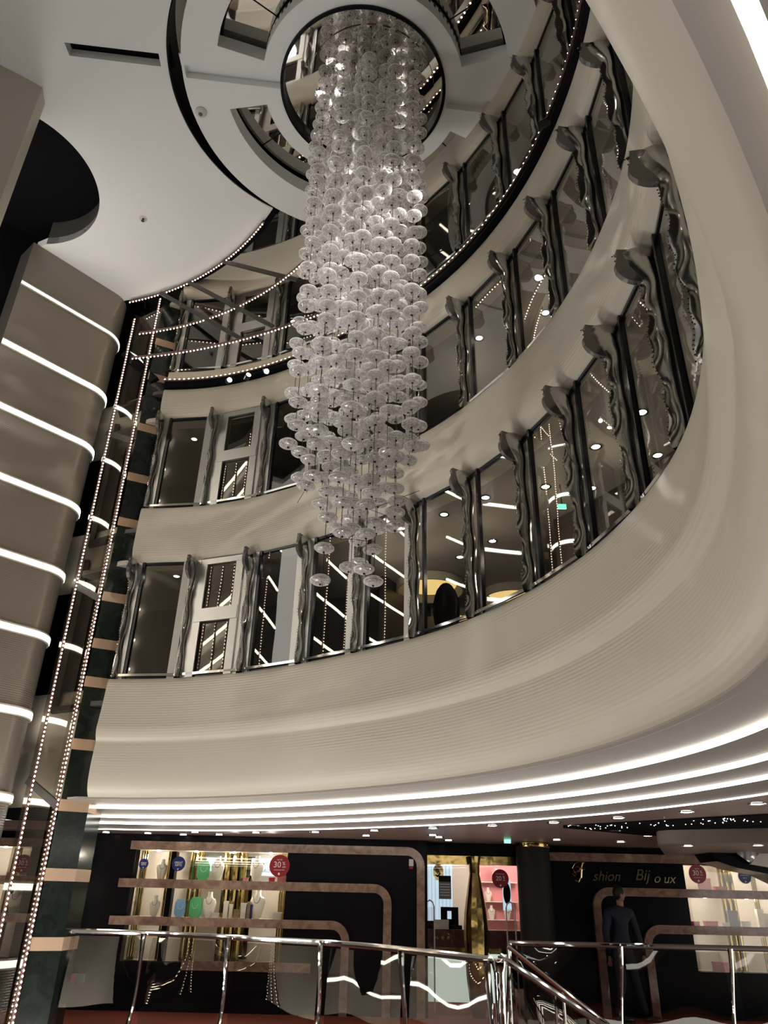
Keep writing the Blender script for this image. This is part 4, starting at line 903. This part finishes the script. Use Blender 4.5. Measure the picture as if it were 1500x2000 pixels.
# gold lettering "Fashion Bijoux" with the second letter missing
t = thing('shop_lettering', 'ornate gold script shop name with a missing letter on the black wall', 'lettering', (0, YR-.012, 0))
x, z = W(1131, 1704, YR)
c = Vector((x, 0, z))
for pts, rr in (([(.10, .14), (.02, .16), (-.07, .13), (-.11, .06), (-.07, 0), (0, .01), (.02, .06), (-.02, .09), (-.06, .07)], .008), ([(.13, .17), (.07, .15), (.04, .05), (.02, -.08), (-.03, -.14), (-.09, -.12)], .017), ([(-.04, .02), (.02, .03), (.1, .05)], .011), ([(-.12, -.02), (-.08, -.06), (-.05, -.02), (-.09, .0)], .006)):
    MB().tube([(c.x+a, -.01, c.z+b) for a, b in pts], rr, 8).build('letter', 'gold', t)
M['golddim'] = mat('dark_gold_metal', (.16, .13, .09), .3, 1)  # darker gold for part of the lettering
for s, px, py, sz, mm in (('shion', 1183, 1712, .21, 'golddim'), ('Bij', 1252, 1710, .24, 'golddim'), ('o', 1281, 1716, .2, 'gold'), ('ux', 1305, 1717, .2, 'gold')):
    x, z = W(px, py, YR); text_mesh('letter', s, sz, (x, -.006, z), mm, parent=t, shear=.35, extrude=.01)
# person walking
per = thing('person', 'person in a dark navy suit walking past the shop wall, seen from behind', 'person', (3.82, 13.2, FZ))
def skin_mesh(name, verts, edges, radii, m_, parent, sub=2, root=0):
    me = bpy.data.meshes.new(name); me.from_pydata(verts, edges, []); o = bpy.data.objects.new(name, me); COL.objects.link(o); o.parent = parent
    md = o.modifiers.new('skin', 'SKIN'); sl = me.skin_vertices[0] if me.skin_vertices else None
    if sl is None:
        bm = bmesh.new(); bm.from_mesh(me); bm.verts.layers.skin.verify(); bm.to_mesh(me); bm.free(); sl = me.skin_vertices[0]
    for i, r in enumerate(radii): sl.data[i].radius = (r, r) if not isinstance(r, tuple) else r; sl.data[i].use_root = (i == root)
    md.use_smooth_shade = True; s = o.modifiers.new('sub', 'SUBSURF'); s.levels = sub; s.render_levels = sub; me.materials.append(M[m_]); return o
# facing +x-ish and away; x right, y away, z up
bv = [(0, 0, .98), (.01, 0, 1.12), (.02, .02, 1.30), (.03, .02, 1.44), (.05, .02, 1.53),            # pelvis..neck base
      (-.16, -.02, 1.42), (-.24, -.05, 1.18), (-.20, .02, .95), (-.19, .05, .88),                    # left arm
      (.20, .06, 1.42), (.27, .06, 1.18), (.30, -.02, .97), (.31, -.03, .90),                        # right arm
      (-.08, 0, .93), (-.06, -.02, .52), (-.16, -.02, .10),                                            # left leg
      (.09, .03, .93), (.16, .02, .52), (.26, .02, .10)]
be = [(0, 1), (1, 2), (2, 3), (3, 4), (3, 5), (5, 6), (6, 7), (7, 8), (3, 9), (9, 10), (10, 11), (11, 12), (0, 13), (13, 14), (14, 15), (0, 16), (16, 17), (17, 18)]
br = [(.16, .12), (.16, .11), (.19, .12), (.15, .10), .065, .085, .062, .05, .045, .085, .062, .05, .045, .105, .075, .06, .105, .075, .06]
skin_mesh('suit', bv, be, br, 'navy', per)
mb = MB(); mb.ell((.06, .02, 1.69), (.078, .095, .115), 12); hd = mb.build('head', 'skin', per)
MB().ell((.04, .012, 1.715), (.088, .10, .108), 12).build('hair', 'hair', per)
MB().ell((.137, .015, 1.675), (.022, .014, .018), 6).build('nose', 'skin', per); MB().ell((.055, -.075, 1.68), (.022, .014, .032), 6).build('ear', 'skin', per)
MB().tube([(.05, .02, 1.5), (.055, .02, 1.62)], .055, 12).build('neck', 'skin', per)
for hx, hy, hz in ((-.19, .055, .85), (.31, -.035, .87)):
    h = skin_mesh('hand', [(0, 0, 0), (.005, 0, -.06), (.03, 0, -.10), (.035, 0, -.135), (.012, 0, -.105), (.015, 0, -.15), (-.008, 0, -.105), (-.008, 0, -.145), (-.026, 0, -.10), (-.03, 0, -.13), (.035, -.01, -.045), (.05, -.02, -.08)],
        [(0, 1), (1, 2), (2, 3), (1, 4), (4, 5), (1, 6), (6, 7), (1, 8), (8, 9), (1, 10), (10, 11)], [.024, .03, .011, .009, .011, .009, .011, .009, .010, .008, .012, .010], 'skin', per, 1); h.location = (hx, hy, hz)
for fx, fy, rzz in ((-.12, -.03, 0), (.32, .02, .1)):
    f = MB(); f.ell((.05, 0, .04), (.15, .05, .05), 8); f.box((-.09, -.045, 0), (.19, .045, .02)); s = f.build('shoe', 'shoe', per); s.location = (fx, fy, 0)

# shop ceiling lights
gs = 'small downlights in the shop ceiling'
for (px, py) in [(206, 1633), (288, 1632), (358, 1629), (381, 1624), (428, 1629), (500, 1625), (616, 1624), (731, 1621), (715, 1631), (845, 1616), (845, 1630), (857, 1634), (876, 1642), (961, 1611), (1081, 1605), (1120, 1611), (1207, 1596), (1265, 1631), (1340, 1584), (1202, 1621), (1087, 1639), (1212, 1643), (1478, 1568)]:
    v = V(px, py, SZ)
    if v.y > 13.1: v = v*(12.9/v.y)
    downlight(v.x, v.y, SZ-.001, 'small round downlight in the low shop ceiling', gs, 1.0)
for x, y in ((-2.6, 12.3), (0, 12.0), (2.2, 12.2), (4.6, 12.4)): lamp('shop_downlight', 'SPOT', (x, y, SZ-.03), 9, (1, .85, .72), .05, (x, y, -2), 120, 1)
# starry dark ceiling panel
sp = [V(1100, 1612, SZ-.004), V(1500, 1590, SZ-.004), V(1500, 1617, SZ-.004), V(1270, 1632, SZ-.004), V(1100, 1616, SZ-.004)]
t = thing('star_ceiling_panel', 'dark ceiling panel sprinkled with tiny star lights above the lettering', 'ceiling panel', (0, 0, 0))
MB().prism([(p.x, p.y) for p in sp], SZ-.012, SZ-.002).build('panel', 'blackm', t, smooth=False)
for k in range(56):
    px = 1110+rnd.random()*385; fr = (px-1100)/400; y0 = 1611-18*fr; v = V(px, y0+rnd.random()*10+1, SZ-.012)
    c = Vector((v.x, v.y, SZ-.014)); r = .006
    MB().add([c+Vector(q)*r for q in ((1, 0, 0), (-1, 0, 0), (0, 1, 0), (0, -1, 0), (0, 0, .8), (0, 0, -.8))], [(0, 2, 4), (2, 1, 4), (1, 3, 4), (3, 0, 4), (2, 0, 5), (1, 2, 5), (3, 1, 5), (0, 3, 5)]).build('star_light', 'star', t, smooth=False)
# soffit block at right
pA = V(1300, 1650, .62); so = [(3.62, 10.4), (3.58, 10.2), (3.66, 10.04), (3.85, 9.92), (4.6, 9.5), (9, 8.4), (9, 12.4), (4.4, 12.4)]
struct(MB().prism(so, .66, .825).build('trim_93', 'soffit'), 'hanging taupe soffit with rounded end at the right edge', 'soffit')
for k in range(14):
    p = P(-100+k*7, rb(-60)+1.2+(k % 2)*1.3); downlight(p.x, p.y, .838, 'small round downlight in the low ceiling behind the camera', 'downlights behind the camera')
for px, py in ((1342, 1646), (1478, 1645)):
    v = V(px, py-2, .66); v = v*1.06; downlight(v.x, v.y, .6595, 'round downlight under the hanging taupe soffit', 'downlights under the taupe soffit', .9)
# underside of the stair flight at the right edge
t = thing('stair_flight', 'mirrored dark underside of the stair flight at the right edge', 'staircase', (0, 0, 0)); t['kind'] = 'structure'
Wp = lambda px, py, Y: Vector((W(px, py, Y)[0], Y, W(px, py, Y)[1]))
def slab(pts, Y, th_, name, m_): 
    vs = [Wp(a, b, Y) for a, b in pts]; n = len(vs); MB().add(vs+[v+Vector((0, th_, 0)) for v in vs], [tuple(range(n)), tuple(range(n, 2*n))[::-1]]+[(i, (i+1) % n, n+(i+1) % n, n+i) for i in range(n)]).build(name, m_, t, smooth=False)
slab([(1368, 1640), (1430, 1638), (1462, 1672), (1500, 1690), (1560, 1720), (1560, 1735), (1500, 1707), (1440, 1695), (1400, 1682)], 11.6, .6, 'underside_panel', 'black')
slab([(1425, 1640), (1470, 1646), (1482, 1668), (1466, 1686), (1440, 1668)], 11.5, .08, 'chrome_trim', 'chromew')
slab([(1470, 1640), (1580, 1640), (1580, 1728), (1500, 1694), (1466, 1688), (1482, 1668)], 11.55, .08, 'side_panel', 'cream')
# wall notice, fire sign, exit sign, switch
x, z = W(160, 1708, YL); t = thing('wall_notice', 'grey printed notice on the black wall right of the marble pillar', 'notice', (x, YL, z))
MB().box((-.09, -.012, -.21), (.09, 0, .21)).build('sheet', 'grey2', t, smooth=False)
for k in range(4): MB().box((-.07, -.016, .15-k*.045), (.07, -.012, .165-k*.045)).build('text_line', 'plastic', t, smooth=False)
for k in range(6): MB().lathe([(.018, 0), (.018, .004)], n=10).build('pictogram', 'plastic', t).matrix_local = Matrix.Translation((-.05+(k % 3)*.05, -.012, -.08-(k//3)*.06)) @ Matrix.Rotation(PI/2, 4, 'X')
x, z = W(147, 1911, 12.9); t = thing('fire_sign', 'small red and green sign low beside the marble pillar', 'sign', (x, 12.95, z))
MB().box((-.12, 0, -.055), (.0, .012, .055)).build('red_half', 'signred', t, smooth=False); MB().box((0, 0, -.055), (.12, .012, .055)).build('green_half', mat('sign_green', (.02, .12, .06), .5), t, smooth=False)
MB().bar((0, .01, -.05), (0, .24, -.05), .02).build('bracket', 'frame', t, smooth=False)
x, z = W(991, 1640, 12.6); t = thing('exit_sign', 'small green lit exit sign under the shop ceiling near the round column', 'sign', (x, 12.6, z))
MB().box((-.05, -.012, -.05), (.05, .012, .05)).build('sign_face', 'exit', t, smooth=False); MB().tube([(0, 0, .05), (0, 0, SZ-z)], .006).build('hanger', 'frame', t)
x, z = W(803, 1685, YL); t = thing('call_point', 'small white wall unit on the black panel left of the boutique', 'wall unit', (x, YL, z)); MB().box((-.035, -.03, -.05), (.035, 0, .05)).build('housing', 'plastic', t, smooth=False); MB().box((-.03, -.02, -.09), (.03, 0, -.06)).build('lower_unit', 'signred', t, smooth=False)

# ------------------------------------------------------------------ balustrades
def rail_section(pts, label, zt=-.48, posts=None, lab2=''):
    t = thing('balustrade', label, 'balustrade', (*pts[0], FZ)); o = Vector((*pts[0], 0)); H = zt-FZ
    L = [Vector((*p, 0))-o for p in pts]
    # smooth
    S = []
    for i in range(len(L)-1):
        p0 = L[max(i-1, 0)]; p1 = L[i]; p2 = L[i+1]; p3 = L[min(i+2, len(L)-1)]
        for k in range(6):
            u = k/6; S.append(.5*((2*p1)+(-p0+p2)*u+(2*p0-5*p1+4*p2-p3)*u*u+(-p0+3*p1-3*p2+p3)*u**3))
    S.append(L[-1])
    MB().tube([p+Vector((0, 0, H)) for p in S], .032, 10).build('handrail', 'chrome', t)
    MB().tube([p+Vector((0, 0, .06)) for p in S], .02, 8).build('bottom_rail', 'chrome', t)
    tot = [0]
    for a, b in zip(S, S[1:]): tot.append(tot[-1]+(b-a).length)
    def at(s):
        for i in range(len(S)-1):
            if tot[i+1] >= s: return S[i].lerp(S[i+1], (s-tot[i])/(tot[i+1]-tot[i]))
        return S[-1]
    n = max(1, round(tot[-1]/1.25))
    for k in range(n):
        a, b = at(tot[-1]*k/n), at(tot[-1]*(k+1)/n); d = (b-a).normalized(); a2, b2 = a+d*.07, b-d*.07
        # gently curved glass panel
        mb = MB(); vs = []; nn = Vector((-d.y, d.x, 0)); N, Q = 8, 8
        if nn.y < 0: nn = -nn
        for i in range(N+1):
            for j in range(Q+1):
                u, v = i/N, j/Q; vs.append(a2.lerp(b2, u)+Vector((0, 0, .08+(H-.13)*v))+nn*((.05+.02*math.sin(2*PI*u+k))*v*v+.008*math.sin(PI*u)))
        mb.add(vs, [(i*(Q+1)+j, (i+1)*(Q+1)+j, (i+1)*(Q+1)+j+1, i*(Q+1)+j+1) for i in range(N) for j in range(Q)]); mb.build('glass_panel', 'railglass', t, angle=80)
    for k in range(n+1):
        a = at(tot[-1]*k/n); d = (at(min(tot[-1], tot[-1]*k/n+.1))-at(max(0, tot[-1]*k/n-.1))).normalized(); nn = Vector((-d.y, d.x, 0))
        pts_ = [a+nn*(.05*math.sin(j/12*PI*1.2+.6))+d*(-.10*(1-j/12)**1.5)+Vector((0, 0, H*j/12)) for j in range(13)]
        MB().tube(pts_, [.035-.012*math.sin(PI*j/12) for j in range(13)], 8).build('post', 'chromew', t)
    return t
rail_section([(-4.3, 11.15), (-2.96, 11.1), (-1.5, 10.35), (-.2, 9.55), (1.05, 7.75)], 'curved chrome and glass balustrade in front of the left shops')
rail_section([(1.70, 10.78), (3.33, 10.72), (4.95, 10.75), (7.2, 10.6)], 'straight chrome and glass balustrade in front of the gold lettering')
tag(MB().lathe([(.07, 0), (.06, .1), (.045, .6), (.05, 1.0), (.07, 1.08), (.06, 1.11)], (0, 0, 0), 16).build('end_post', 'chromew'), 'stout chrome end post where the left balustrade meets the stairs', 'post').location = (1.12, 7.72, FZ)
def stair_rail(a, b, label, m_='chrome'):
    t = thing('stair_railing', label, 'railing', a); A = Vector((0, 0, 0)); B = Vector(b)-Vector(a)
    MB().tube([A, B], .03, 10).build('handrail', 'chrome', t)
    dz = Vector((0, 0, -.95)); mb = MB(); vs = []
    d = B.normalized(); nn = Vector((-d.y, d.x, 0)).normalized()
    for i in range(11):
        for j in range(7):
            u, v = i/10, j/6; vs.append(A.lerp(B, .02+.96*u)+dz*(.05+.95*v)+nn*(.06*math.sin(PI*u)*math.cos(v*4)))
    mb.add(vs, [(i*7+j, (i+1)*7+j, (i+1)*7+j+1, i*7+j+1) for i in range(10) for j in range(6)]); mb.build('glass_panel', 'railglass', t, angle=80)
    MB().tube([A+dz, B+dz], .02, 8).build('bottom_rail', 'chrome', t)
    for u in (.0, .5, 1.0): MB().tube([A.lerp(B, u), A.lerp(B, u)+dz], .02, 8).build('post', 'chromew', t)
    return t
stair_rail(tuple(V(976, 1867, -.48)), tuple(V(1200, 2015, -1.05)), 'near chrome handrail of the stairs descending to the lower right')
stair_rail(tuple(V(992, 1847, -.48)), tuple(V(1215, 2025, -1.30)), 'far chrome handrail of the stairs descending behind the near one')
